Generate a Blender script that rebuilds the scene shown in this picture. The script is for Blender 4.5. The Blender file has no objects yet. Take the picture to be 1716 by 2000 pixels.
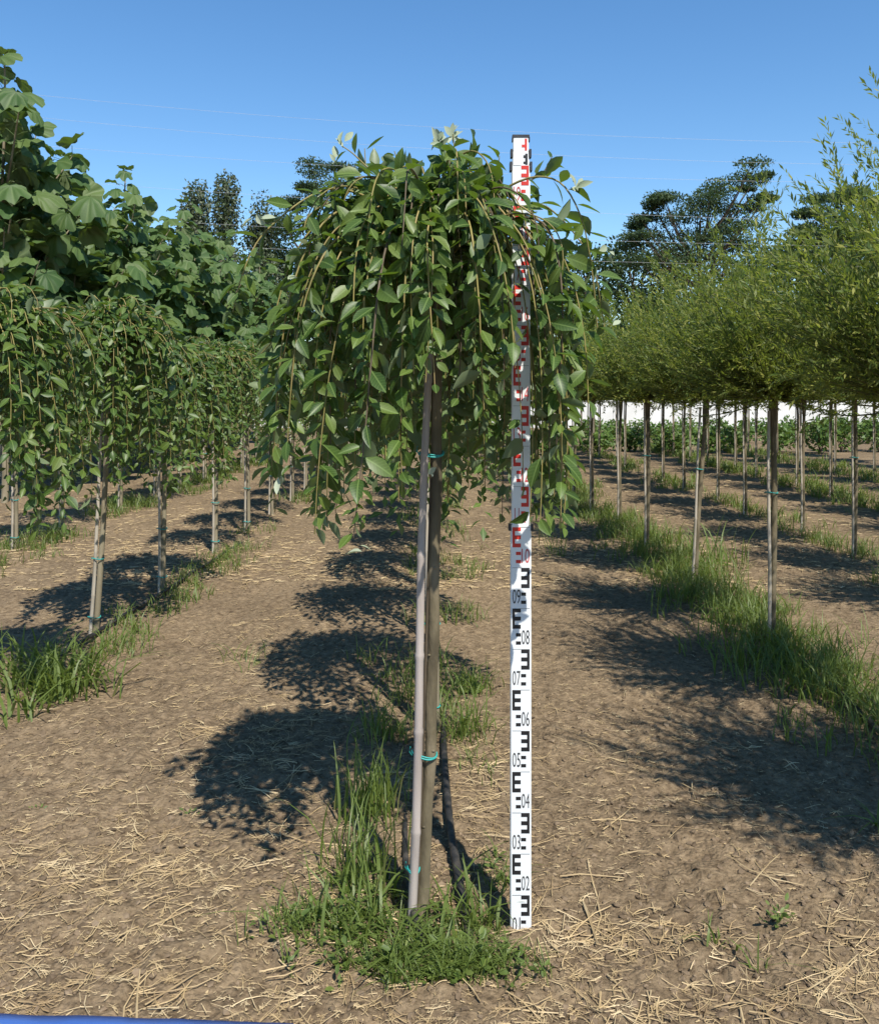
import bpy, math, random
import numpy as np
from mathutils import Matrix, Vector

# ------------------------------------------------------------------ camera, sky, sun, exposure
scene = bpy.context.scene
COL = scene.collection
FPX = 1750.0            # focal length in photograph pixels (1716 x 2000)
CX, CY = 861.0, 772.0   # vanishing point of the rows (the photo is a crop, so it lies off centre)
H = 1.31                # camera height

cam_d = bpy.data.cameras.new('camera')
cam = bpy.data.objects.new('camera', cam_d); COL.objects.link(cam)
cam.location = (0, 0, H); cam.rotation_euler = (math.radians(90), 0, 0)
cam_d.sensor_fit = 'VERTICAL'; cam_d.sensor_height = 36; cam_d.sensor_width = 36
cam_d.lens = FPX / 2000 * 36
cam_d.shift_y = -(1000 - CY) / 2000; cam_d.shift_x = -(CX - 858) / 2000
cam_d.clip_start = 0.05; cam_d.clip_end = 2000
scene.camera = cam

SUN = Vector((0.42, -0.97, 1.40)).normalized()      # towards the sun
elev = math.asin(SUN.z); azim = math.atan2(SUN.x, SUN.y)
world = bpy.data.worlds.new('World'); scene.world = world; world.use_nodes = True
wn = world.node_tree.nodes; wl = world.node_tree.links; wn.clear()
sky = wn.new('ShaderNodeTexSky'); sky.sky_type = 'NISHITA'; sky.sun_disc = False
sky.sun_elevation = elev; sky.sun_rotation = azim
sky.altitude = 0; sky.air_density = 1.0; sky.dust_density = 0.0; sky.ozone_density = 2.0
bg = wn.new('ShaderNodeBackground'); bg.inputs['Strength'].default_value = 0.10
wo = wn.new('ShaderNodeOutputWorld')
hsv = wn.new('ShaderNodeHueSaturation'); hsv.inputs['Saturation'].default_value = 1.24
wl.new(sky.outputs[0], hsv.inputs['Color']); wl.new(hsv.outputs[0], bg.inputs['Color']); wl.new(bg.outputs[0], wo.inputs['Surface'])

sun_d = bpy.data.lights.new('sun', 'SUN'); sun_d.energy = 4.3; sun_d.angle = math.radians(0.53)
sun_d.color = (1.0, 0.95, 0.86)
sun = bpy.data.objects.new('sun', sun_d); COL.objects.link(sun)
sun.rotation_euler = (-SUN).to_track_quat('-Z', 'Y').to_euler(); sun.location = (5, -8, 14)

vs = scene.view_settings
vs.view_transform = 'Standard'; vs.look = 'None'; vs.gamma = 1.0; vs.use_curve_mapping = False
vs.exposure = 0.85
scene.cycles.max_bounces = 6; scene.cycles.transparent_max_bounces = 4

rng = np.random.default_rng(7); random.seed(7)

def ground_pt(px, py, z=0.0):
    Y = (H - z) * FPX / (py - CY)
    return ((px - CX) / FPX * Y, Y)
def at(px, py, Y):
    return np.array([(px - CX) / FPX * Y, Y, H + (CY - py) / FPX * Y])

# ------------------------------------------------------------------ helpers
def nrm(a):
    a = np.asarray(a, float)
    return a / np.maximum(np.linalg.norm(a, axis=-1, keepdims=True), 1e-9)

class MB:
    """collects vertices and polygons, built as ONE mesh"""
    def __init__(self): self.v = []; self.f = []; self.n = 0; self.r = []; self.m = []; self.q = []
    def add(self, verts, faces, rnd=None, mat=0, axy=None):
        verts = np.asarray(verts, float).reshape(-1, 3)
        self.v.append(verts)
        for k in set(len(f) for f in faces) if isinstance(faces, list) else ():
            sel = np.array([f for f in faces if len(f) == k])
            self.f.append(sel + self.n)
            self.m.append(np.full(len(sel), mat))
        if not isinstance(faces, list):
            self.f.append(np.asarray(faces) + self.n); self.m.append(np.full(len(faces), mat))
        self.r.append(np.full(len(verts), 0.0) if rnd is None else np.broadcast_to(rnd, (len(verts),)))
        self.q.append(np.zeros((len(verts), 2)) if axy is None else np.asarray(axy))
        self.n += len(verts)
    def mesh(self, name, mats, smooth=True):
        me = bpy.data.meshes.new(name)
        v = np.concatenate(self.v); me.vertices.add(len(v)); me.vertices.foreach_set('co', v.ravel())
        loops = np.concatenate([f.ravel() for f in self.f]).astype(np.int32)
        tot = np.concatenate([np.full(len(f), f.shape[1]) for f in self.f]).astype(np.int32)
        start = np.concatenate([[0], np.cumsum(tot)[:-1]]).astype(np.int32)
        me.loops.add(len(loops)); me.loops.foreach_set('vertex_index', loops)
        me.polygons.add(len(tot)); me.polygons.foreach_set('loop_start', start); me.polygons.foreach_set('loop_total', tot)
        me.polygons.foreach_set('use_smooth', np.full(len(tot), smooth))
        me.polygons.foreach_set('material_index', np.concatenate(self.m).astype(np.int32))
        at_ = me.attributes.new('rnd', 'FLOAT', 'POINT'); at_.data.foreach_set('value', np.concatenate(self.r).astype(np.float32))
        q = np.concatenate(self.q).astype(np.float32)
        for k_, nm in enumerate(('ax', 'ay')):
            at_ = me.attributes.new(nm, 'FLOAT', 'POINT'); at_.data.foreach_set('value', np.ascontiguousarray(q[:, k_]))
        me.update(calc_edges=True); me.validate()
        for m in (mats if isinstance(mats, (list, tuple)) else [mats]): me.materials.append(m)
        return me

def link(name, data, parent=None, loc=None):
    o = bpy.data.objects.new(name, data); COL.objects.link(o)
    if parent: o.parent = parent
    if loc is not None: o.location = loc
    return o
def tag(o, label, cat, group=None, kind=None):
    o['label'] = label; o['category'] = cat
    if group: o['group'] = group
    if kind: o['kind'] = kind
    return o
def thing(name, loc, label, cat, group=None):
    return tag(link(name, None, None, loc), label, cat, group)

def box(mb, c, s, mat=0, rnd=0):
    c = np.array(c); s = np.array(s) / 2
    v = np.array([[x, y, z] for x in (-1, 1) for y in (-1, 1) for z in (-1, 1)]) * s + c
    mb.add(v, [(0, 1, 3, 2), (4, 6, 7, 5), (0, 4, 5, 1), (2, 3, 7, 6), (0, 2, 6, 4), (1, 5, 7, 3)], rnd, mat)

def tube(mb, pts, rad, sides=8, rnd=0, mat=0, cap=True):
    pts = np.asarray(pts, float); n = len(pts)
    rad = np.broadcast_to(rad, (n,))
    t = nrm(np.gradient(pts, axis=0))
    ref = np.array([0, 0, 1.0]) if abs(t[0, 2]) < 0.9 else np.array([1.0, 0, 0])
    b = nrm(np.cross(t, ref)); c = np.cross(b, t)
    a = np.arange(sides) / sides * 2 * math.pi
    v = pts[:, None] + rad[:, None, None] * (np.cos(a)[None, :, None] * b[:, None] + np.sin(a)[None, :, None] * c[:, None])
    i = np.arange(n - 1)[:, None] * sides; j = np.arange(sides)[None]; j2 = (j + 1) % sides
    f = np.stack([i + j, i + j2, i + sides + j2, i + sides + j], -1).reshape(-1, 4)
    mb.add(v.reshape(-1, 3), f, rnd, mat)
    if cap:
        mb.add(v[0], [tuple(range(sides))[::-1]], rnd, mat); mb.add(v[-1], [tuple(range(sides))], rnd, mat)

def scatter(mb, tv, tf, P, A, N, S, W=None, rnd=None, mat=0):
    """template vertices (x across, y along, z normal) placed M times"""
    P = np.asarray(P, float); M = len(P)
    if M == 0: return
    A = nrm(A); B = nrm(np.cross(A, N)); N = np.cross(B, A)
    S = np.broadcast_to(S, (M,)); W = S if W is None else np.broadcast_to(W, (M,))
    tv = np.asarray(tv, float)
    v = P[:, None] + tv[None, :, 0, None] * (W[:, None, None] * B[:, None]) \
        + tv[None, :, 1, None] * (S[:, None, None] * A[:, None]) + tv[None, :, 2, None] * (W[:, None, None] * N[:, None])
    rnd = rng.random(M) if rnd is None else rnd
    r = np.repeat(rnd, len(tv)); base = mb.n
    mb.v.append(v.reshape(-1, 3)); mb.r.append(r); mb.q.append(np.tile(tv[:, :2], (M, 1)))
    for k in sorted(set(len(f) for f in tf)):
        sel = np.array([f for f in tf if len(f) == k])
        ff = (sel[None] + (np.arange(M) * len(tv))[:, None, None]).reshape(-1, k)
        mb.f.append(ff + base); mb.m.append(np.full(len(ff), mat))
    mb.n += M * len(tv)

def vnoise(x, y, seed=0):
    xi = np.floor(x).astype(np.int64); yi = np.floor(y).astype(np.int64)
    fx = x - xi; fy = y - yi; fx = fx * fx * (3 - 2 * fx); fy = fy * fy * (3 - 2 * fy)
    def h(a, b):
        n = (a * 374761393 + b * 668265263 + seed * 1442695041) & 0x7fffffff
        n = ((n ^ (n >> 13)) * 1274126177) & 0x7fffffff
        return ((n ^ (n >> 16)) & 0xffff) / 65535.0
    return (h(xi, yi) * (1 - fx) + h(xi + 1, yi) * fx) * (1 - fy) + (h(xi, yi + 1) * (1 - fx) + h(xi + 1, yi + 1) * fx) * fy

def ground_z(x, y):
    x = np.asarray(x, float); y = np.asarray(y, float)
    near = np.clip(1.6 - y / 14.0, 0.25, 1.0)
    z = (vnoise(x * 2.3, y * 2.3, 1) - .5) * .035 + (vnoise(x * 7, y * 7, 2) - .5) * .018
    c = vnoise(x * 21, y * 21, 3); c2 = vnoise(x * 47, y * 47, 4)
    z = z + near * ((np.maximum(c - .45, 0) ** 1.2) * .030 + (c2 - .5) * .015)
    # small mound of loose soil against the staff's foot
    z = z + .026 * np.exp(-(((x - .205) / .07) ** 2 + ((y - 2.17) / .07) ** 2))
    return z - .008

# ------------------------------------------------------------------ materials
def mat_new(name):
    m = bpy.data.materials.new(name); m.use_nodes = True
    nt = m.node_tree; nt.nodes.clear()
    return m, nt, nt.nodes, nt.links
def node(ns, t, **kw):
    n = ns.new(t)
    for k, v in kw.items(): setattr(n, k, v)
    return n
def ramp(ns, stops):
    r = ns.new('ShaderNodeValToRGB'); e = r.color_ramp.elements
    while len(e) < len(stops): e.new(.5)
    for el, (p, c) in zip(e, stops): el.position = p; el.color = (*c, 1)
    return r

def leaf_mat(name, tops, back, rough=.45, trans=.30, tcol=(.16, .26, .03), spec=.4, veins=0):
    m, nt, ns, ln = mat_new(name)
    out = node(ns, 'ShaderNodeOutputMaterial')
    a = node(ns, 'ShaderNodeAttribute', attribute_name='rnd'); oi = node(ns, 'ShaderNodeObjectInfo')
    add = node(ns, 'ShaderNodeMath', operation='ADD'); fr = node(ns, 'ShaderNodeMath', operation='FRACT')
    ln.new(a.outputs['Fac'], add.inputs[0]); ln.new(oi.outputs['Random'], add.inputs[1]); ln.new(add.outputs[0], fr.inputs[0])
    k = len(tops); rp = ramp(ns, [(i / max(k - 1, 1), c) for i, c in enumerate(tops)])
    ln.new(fr.outputs[0], rp.inputs['Fac'])
    tc = node(ns, 'ShaderNodeTexCoord'); nz = node(ns, 'ShaderNodeTexNoise'); nz.inputs['Scale'].default_value = 35
    ln.new(tc.outputs['Object'], nz.inputs['Vector'])
    hs = node(ns, 'ShaderNodeHueSaturation'); mr = node(ns, 'ShaderNodeMapRange')
    mr.inputs['To Min'].default_value = .75; mr.inputs['To Max'].default_value = 1.25
    ln.new(nz.outputs['Fac'], mr.inputs['Value']); ln.new(mr.outputs[0], hs.inputs['Value']); ln.new(rp.outputs[0], hs.inputs['Color'])
    col_out = hs.outputs[0]
    if veins == 'radial':
        ax = node(ns, 'ShaderNodeAttribute', attribute_name='ax'); ay = node(ns, 'ShaderNodeAttribute', attribute_name='ay')
        sb = node(ns, 'ShaderNodeMath', operation='SUBTRACT'); ln.new(ay.outputs['Fac'], sb.inputs[0]); sb.inputs[1].default_value = .12
        an = node(ns, 'ShaderNodeMath', operation='ARCTAN2'); ln.new(ax.outputs['Fac'], an.inputs[0]); ln.new(sb.outputs[0], an.inputs[1])
        m2 = node(ns, 'ShaderNodeMath', operation='MULTIPLY'); ln.new(an.outputs[0], m2.inputs[0]); m2.inputs[1].default_value = 7.0
        m3 = node(ns, 'ShaderNodeMath', operation='COSINE'); ln.new(m2.outputs[0], m3.inputs[0])
        m4 = node(ns, 'ShaderNodeMapRange'); m4.inputs['From Min'].default_value = .86; m4.inputs['From Max'].default_value = 1; m4.inputs['To Max'].default_value = .55; ln.new(m3.outputs[0], m4.inputs['Value'])
        vm = node(ns, 'ShaderNodeMix', data_type='RGBA'); ln.new(m4.outputs[0], vm.inputs['Factor']); ln.new(hs.outputs[0], vm.inputs[6])
        vm.inputs[7].default_value = (.12, .17, .06, 1); col_out = vm.outputs[2]
    elif veins:
        ax = node(ns, 'ShaderNodeAttribute', attribute_name='ax'); ay = node(ns, 'ShaderNodeAttribute', attribute_name='ay')
        ab = node(ns, 'ShaderNodeMath', operation='ABSOLUTE'); ln.new(ax.outputs['Fac'], ab.inputs[0])
        mid = node(ns, 'ShaderNodeMapRange'); mid.inputs['From Min'].default_value = .008; mid.inputs['From Max'].default_value = .03
        mid.inputs['To Min'].default_value = .75; mid.inputs['To Max'].default_value = 0; ln.new(ab.outputs[0], mid.inputs['Value'])
        m1 = node(ns, 'ShaderNodeMath', operation='MULTIPLY_ADD'); ln.new(ab.outputs[0], m1.inputs[0]); m1.inputs[1].default_value = -.9; ln.new(ay.outputs['Fac'], m1.inputs[2])
        m2 = node(ns, 'ShaderNodeMath', operation='MULTIPLY'); ln.new(m1.outputs[0], m2.inputs[0]); m2.inputs[1].default_value = veins
        m3 = node(ns, 'ShaderNodeMath', operation='SINE'); ln.new(m2.outputs[0], m3.inputs[0])
        m4 = node(ns, 'ShaderNodeMapRange'); m4.inputs['From Min'].default_value = .6; m4.inputs['To Max'].default_value = .28; ln.new(m3.outputs[0], m4.inputs['Value'])
        mm = node(ns, 'ShaderNodeMath', operation='MAXIMUM'); ln.new(mid.outputs[0], mm.inputs[0]); ln.new(m4.outputs[0], mm.inputs[1])
        vm = node(ns, 'ShaderNodeMix', data_type='RGBA'); ln.new(mm.outputs[0], vm.inputs['Factor']); ln.new(hs.outputs[0], vm.inputs[6])
        vm.inputs[7].default_value = (.15, .22, .06, 1); col_out = vm.outputs[2]
    gm = node(ns, 'ShaderNodeNewGeometry'); mx = node(ns, 'ShaderNodeMix', data_type='RGBA')
    ln.new(gm.outputs['Backfacing'], mx.inputs['Factor']); ln.new(col_out, mx.inputs[6]); mx.inputs[7].default_value = (*back, 1)
    p = node(ns, 'ShaderNodeBsdfPrincipled'); p.inputs['Roughness'].default_value = rough
    p.inputs['Specular IOR Level'].default_value = spec
    ln.new(mx.outputs[2], p.inputs['Base Color'])
    t = node(ns, 'ShaderNodeBsdfTranslucent'); t.inputs['Color'].default_value = (*tcol, 1)
    ms = node(ns, 'ShaderNodeMixShader'); ms.inputs[0].default_value = trans
    ln.new(p.outputs[0], ms.inputs[1]); ln.new(t.outputs[0], ms.inputs[2]); ln.new(ms.outputs[0], out.inputs['Surface'])
    return m

def simple_mat(name, cols, scale=20, rough=.7, stretch=(1, 1, 1), bump=.2, spec=.3, detail=6, bscale=None):
    m, nt, ns, ln = mat_new(name)
    out = node(ns, 'ShaderNodeOutputMaterial'); p = node(ns, 'ShaderNodeBsdfPrincipled')
    tc = node(ns, 'ShaderNodeTexCoord'); mp = node(ns, 'ShaderNodeMapping'); mp.inputs['Scale'].default_value = stretch
    nz = node(ns, 'ShaderNodeTexNoise'); nz.inputs['Scale'].default_value = scale; nz.inputs['Detail'].default_value = detail
    ln.new(tc.outputs['Object'], mp.inputs['Vector']); ln.new(mp.outputs[0], nz.inputs['Vector'])
    k = len(cols); rp = ramp(ns, [(.3 + .4 * i / max(k - 1, 1), c) for i, c in enumerate(cols)])
    ln.new(nz.outputs['Fac'], rp.inputs['Fac'])
    a = node(ns, 'ShaderNodeAttribute', attribute_name='rnd'); mr = node(ns, 'ShaderNodeMapRange')
    mr.inputs['To Min'].default_value = .8; mr.inputs['To Max'].default_value = 1.25
    hs = node(ns, 'ShaderNodeHueSaturation'); ln.new(a.outputs['Fac'], mr.inputs['Value'])
    ln.new(mr.outputs[0], hs.inputs['Value']); ln.new(rp.outputs[0], hs.inputs['Color'])
    ln.new(hs.outputs[0], p.inputs['Base Color'])
    p.inputs['Roughness'].default_value = rough; p.inputs['Specular IOR Level'].default_value = spec
    if bump:
        nb = node(ns, 'ShaderNodeTexNoise'); nb.inputs['Scale'].default_value = bscale or scale * 2.5; nb.inputs['Detail'].default_value = 5
        ln.new(mp.outputs[0], nb.inputs['Vector'])
        b = node(ns, 'ShaderNodeBump'); b.inputs['Strength'].default_value = bump; b.inputs['Distance'].default_value = .01
        ln.new(nb.outputs['Fac'], b.inputs['Height']); ln.new(b.outputs[0], p.inputs['Normal'])
    ln.new(p.outputs[0], out.inputs['Surface'])
    return m

def soil_mat():
    m, nt, ns, ln = mat_new('soil')
    out = node(ns, 'ShaderNodeOutputMaterial'); p = node(ns, 'ShaderNodeBsdfPrincipled')
    tc = node(ns, 'ShaderNodeTexCoord')
    def nz(sc, det=8, rg=.6):
        n = node(ns, 'ShaderNodeTexNoise'); n.inputs['Scale'].default_value = sc; n.inputs['Detail'].default_value = det
        n.inputs['Roughness'].default_value = rg; ln.new(tc.outputs['Object'], n.inputs['Vector']); return n
    n1 = nz(1.3); n2 = nz(28, 10, .7); n3 = nz(130, 6, .7)
    r1 = ramp(ns, [(.34, (.092, .066, .041)), (.5, (.178, .132, .083)), (.68, (.265, .200, .128))])
    ln.new(n2.outputs['Fac'], r1.inputs['Fac'])
    r2 = ramp(ns, [(.3, (.82, .80, .78)), (.7, (1.16, 1.14, 1.10))]); ln.new(n1.outputs['Fac'], r2.inputs['Fac'])
    mu = node(ns, 'ShaderNodeMix', data_type='RGBA', blend_type='MULTIPLY'); mu.inputs['Factor'].default_value = 1
    ln.new(r1.outputs[0], mu.inputs[6]); ln.new(r2.outputs[0], mu.inputs[7])
    # chaff: small pale flecks
    r3 = ramp(ns, [(.60, (0, 0, 0)), (.70, (1, 1, 1))]); ln.new(n3.outputs['Fac'], r3.inputs['Fac'])
    n4 = nz(2.6, 4); r4 = ramp(ns, [(.40, (0, 0, 0)), (.65, (.65, .65, .65))]); ln.new(n4.outputs['Fac'], r4.inputs['Fac'])
    m4 = node(ns, 'ShaderNodeMath', operation='MULTIPLY'); ln.new(r3.outputs[0], m4.inputs[0]); ln.new(r4.outputs[0], m4.inputs[1])
    mx = node(ns, 'ShaderNodeMix', data_type='RGBA'); ln.new(m4.outputs[0], mx.inputs['Factor'])
    ln.new(mu.outputs[2], mx.inputs[6]); mx.inputs[7].default_value = (.32, .235, .125, 1)
    ln.new(mx.outputs[2], p.inputs['Base Color'])
    p.inputs['Roughness'].default_value = .95; p.inputs['Specular IOR Level'].default_value = .1
    b1 = node(ns, 'ShaderNodeBump'); b1.inputs['Strength'].default_value = .8; b1.inputs['Distance'].default_value = .012
    b2 = node(ns, 'ShaderNodeBump'); b2.inputs['Strength'].default_value = .8; b2.inputs['Distance'].default_value = .004
    ln.new(n2.outputs['Fac'], b1.inputs['Height']); ln.new(n3.outputs['Fac'], b2.inputs['Height'])
    vo = node(ns, 'ShaderNodeTexVoronoi'); vo.inputs['Scale'].default_value = 75; ln.new(tc.outputs['Object'], vo.inputs['Vector'])
    b3 = node(ns, 'ShaderNodeBump'); b3.inputs['Strength'].default_value = .7; b3.inputs['Distance'].default_value = .008; b3.invert = True
    ln.new(vo.outputs['Distance'], b3.inputs['Height'])
    ln.new(b1.outputs[0], b2.inputs['Normal']); ln.new(b2.outputs[0], b3.inputs['Normal']); ln.new(b3.outputs[0], p.inputs['Normal'])
    ln.new(p.outputs[0], out.inputs['Surface'])
    return m

M = {}
M['soil'] = soil_mat()
M['clod'] = simple_mat('clod', [(.098, .070, .045), (.150, .109, .070), (.200, .150, .100)], 30, .95, bump=.6, spec=.1)
M['straw'] = simple_mat('straw', [(.24, .165, .085), (.36, .265, .14), (.48, .38, .23)], 9, .6, bump=0, spec=.25)
M['grass'] = leaf_mat('grass', [(.070, .105, .020), (.105, .150, .026), (.145, .180, .038), (.22, .21, .085)], (.10, .14, .03), .5, .34, (.26, .34, .04))
M['weed'] = leaf_mat('weed', [(.065, .105, .022), (.095, .140, .028), (.135, .170, .040)], (.10, .14, .05), .55, .30, (.22, .30, .04))
M['willow'] = leaf_mat('willow', [(.026, .056, .011), (.040, .078, .013), (.060, .102, .017), (.098, .135, .024)], (.14, .18, .095), .46, .24, (.17, .29, .02), .36, veins=55)
M['silver'] = leaf_mat('silver', [(.26, .31, .20), (.42, .46, .34)], (.38, .42, .33), .7, .25, (.3, .36, .18), .2)
M['narrow'] = leaf_mat('narrow', [(.046, .086, .018), (.100, .140, .026), (.175, .198, .040), (.25, .245, .055)], (.16, .19, .07), .55, .38, (.28, .35, .04), .25)
M['bigleaf'] = leaf_mat('bigleaf', [(.036, .076, .020), (.054, .098, .026), (.088, .130, .036)], (.13, .17, .08), .58, .22, (.16, .26, .03), .30, veins='radial')
M['acacia'] = leaf_mat('acacia', [(.022, .044, .020), (.034, .062, .026), (.052, .084, .032)], (.06, .085, .04), .6, .24, (.10, .16, .03), .2)
M['poplar'] = leaf_mat('poplar', [(.034, .055, .024), (.052, .078, .032), (.09, .11, .06)], (.15, .17, .12), .55, .18, (.10, .15, .03), .3)
M['shrub'] = leaf_mat('shrub', [(.05, .10, .022), (.075, .135, .026), (.11, .165, .035)], (.10, .15, .05), .5, .28, (.17, .26, .03), .3)
M['greentwig'] = simple_mat('greentwig', [(.06, .075, .025), (.11, .115, .04)], 14, .6, bump=.1)
M['twig'] = simple_mat('twig', [(.11, .10, .03), (.19, .16, .05), (.22, .165, .07)], 14, .6, bump=.1)
M['darktwig'] = simple_mat('darktwig', [(.06, .045, .03), (.11, .085, .055)], 14, .7, bump=.1)
M['bark'] = simple_mat('bark', [(.075, .060, .036), (.145, .118, .070), (.23, .185, .12)], 22, .8, (1, 1, .3), .6)
M['palebark'] = simple_mat('palebark', [(.17, .145, .09), (.25, .21, .14), (.33, .29, .20)], 10, .75, (1, 1, .4), .3)
M['bamboo'] = simple_mat('bamboo', [(.30, .255, .22), (.40, .345, .31), (.48, .42, .375)], 7, .5, (6, 6, .5), .15)
M['canepale'] = simple_mat('canepale', [(.30, .26, .20), (.42, .37, .30), (.52, .47, .40)], 7, .55, (6, 6, .5), .15)
M['teal'] = simple_mat('teal', [(.02, .27, .25), (.04, .36, .33)], 40, .4, bump=.1)
M['hose'] = simple_mat('hose', [(.012, .012, .013), (.03, .029, .028), (.10, .085, .07)], 17, .55, bump=.25, bscale=140)
M['white'] = simple_mat('white_paint', [(.72, .74, .75), (.80, .81, .81)], 5, .38, bump=.03, spec=.5)
M['black'] = simple_mat('black_paint', [(.012, .012, .013), (.022, .022, .024)], 30, .45, bump=0)
M['greyprint'] = simple_mat('grey_print', [(.05, .052, .055), (.08, .08, .085)], 30, .5, bump=0)
M['red'] = simple_mat('red_paint', [(.55, .030, .022), (.66, .045, .03)], 30, .45, bump=0)
M['redprint'] = simple_mat('red_print', [(.48, .07, .075), (.56, .10, .10)], 30, .5, bump=0)
M['blackplastic'] = simple_mat('black_plastic', [(.02, .022, .028), (.04, .042, .05)], 60, .5, bump=.1)
M['wall'] = simple_mat('wall_white', [(.66, .65, .62), (.78, .77, .74)], 1.2, .8, bump=.1)
M['blue'] = simple_mat('blue_sheet', [(.05, .13, .42), (.07, .17, .50)], 6, .55, bump=.25)
M['wire'] = simple_mat('wire', [(.45, .46, .48), (.6, .6, .62)], 2, .4, bump=0)

# ------------------------------------------------------------------ ground
def spaced(a, b, d0, grow, dmax):
    out = [a]; d = d0
    while out[-1] < b:
        out.append(out[-1] + d); d = min(d * grow, dmax)
    return out
def build_ground():
    xs_pos = np.arange(0, 1.9, .0125).tolist() + spaced(1.9, 420, .014, 1.045, 40)
    xs = np.array([-x for x in xs_pos[:0:-1]] + xs_pos)
    ys = np.array(sorted([-x for x in spaced(0.03, 60, .12, 1.5, 20)]) + spaced(0.05, 1.6, .06, 1.0, 1)[:-1] + spaced(1.62, 600, .0125, 1.0065, 40))
    X, Y = np.meshgrid(xs, ys)
    Z = ground_z(X, Y)
    far = np.clip((np.hypot(X, Y) - 20) / 30, 0, 1); Z = Z * (1 - far)
    nx, ny = len(xs), len(ys)
    i = np.arange(ny - 1)[:, None] * nx; j = np.arange(nx - 1)[None]
    f = np.stack([i + j, i + j + 1, i + nx + j + 1, i + nx + j], -1).reshape(-1, 4)
    mb = MB(); mb.add(np.stack([X, Y, Z], -1).reshape(-1, 3), f)
    g = link('ground', mb.mesh('ground', M['soil']))
    g['kind'] = 'structure'; g['label'] = 'bare brown nursery soil strewn with straw'
    print('ground grid', nx, ny)
build_ground()

# soil clods
ico_v = nrm(np.array([(-1, 1.618, 0), (1, 1.618, 0), (-1, -1.618, 0), (1, -1.618, 0), (0, -1, 1.618), (0, 1, 1.618), (0, -1, -1.618), (0, 1, -1.618), (1.618, 0, -1), (1.618, 0, 1), (-1.618, 0, -1), (-1.618, 0, 1)], float))
ico_f = [(0, 11, 5), (0, 5, 1), (0, 1, 7), (0, 7, 10), (0, 10, 11), (1, 5, 9), (5, 11, 4), (11, 10, 2), (10, 7, 6), (7, 1, 8), (3, 9, 4), (3, 4, 2), (3, 2, 6), (3, 6, 8), (3, 8, 9), (4, 9, 5), (2, 4, 11), (6, 2, 10), (8, 6, 7), (9, 8, 1)]
def ys_dist(n, y0, y1, p=2.0):
    """distances with a density that falls with distance, as clods and straw pieces need"""
    u = rng.random(n); a = 1 - p
    return (y0 ** a + u * (y1 ** a - y0 ** a)) ** (1 / a)
def build_clods():
    mb = MB()
    for k in range(4):
        tv = ico_v * (1 + (rng.random((12, 1)) - .5) * .7) * np.array([1, 1, .55])
        n = 5200
        y = ys_dist(n, 1.6, 9); x = (rng.random(n) - .5) * np.maximum(2.4, y * 1.12)
        keep = vnoise(x * 1.7, y * 1.7, 9) + rng.random(n) * .5 > .55
        x, y = x[keep], y[keep]; s = .0018 + .010 * rng.random(len(x)) ** 4
        P = np.stack([x, y, ground_z(x, y) + s * .15], -1)
        A = rng.normal(size=(len(x), 3)); A[:, 2] *= .3; N = rng.normal(size=(len(x), 3)) * .4 + [0, 0, 1]
        scatter(mb, tv, ico_f, P, A, N, s)
    tag(link('soil_clods', mb.mesh('soil_clods', M['clod'], False)), 'small brown soil crumbs and clods strewn over the ground', 'soil', kind='stuff')
build_clods()

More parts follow.
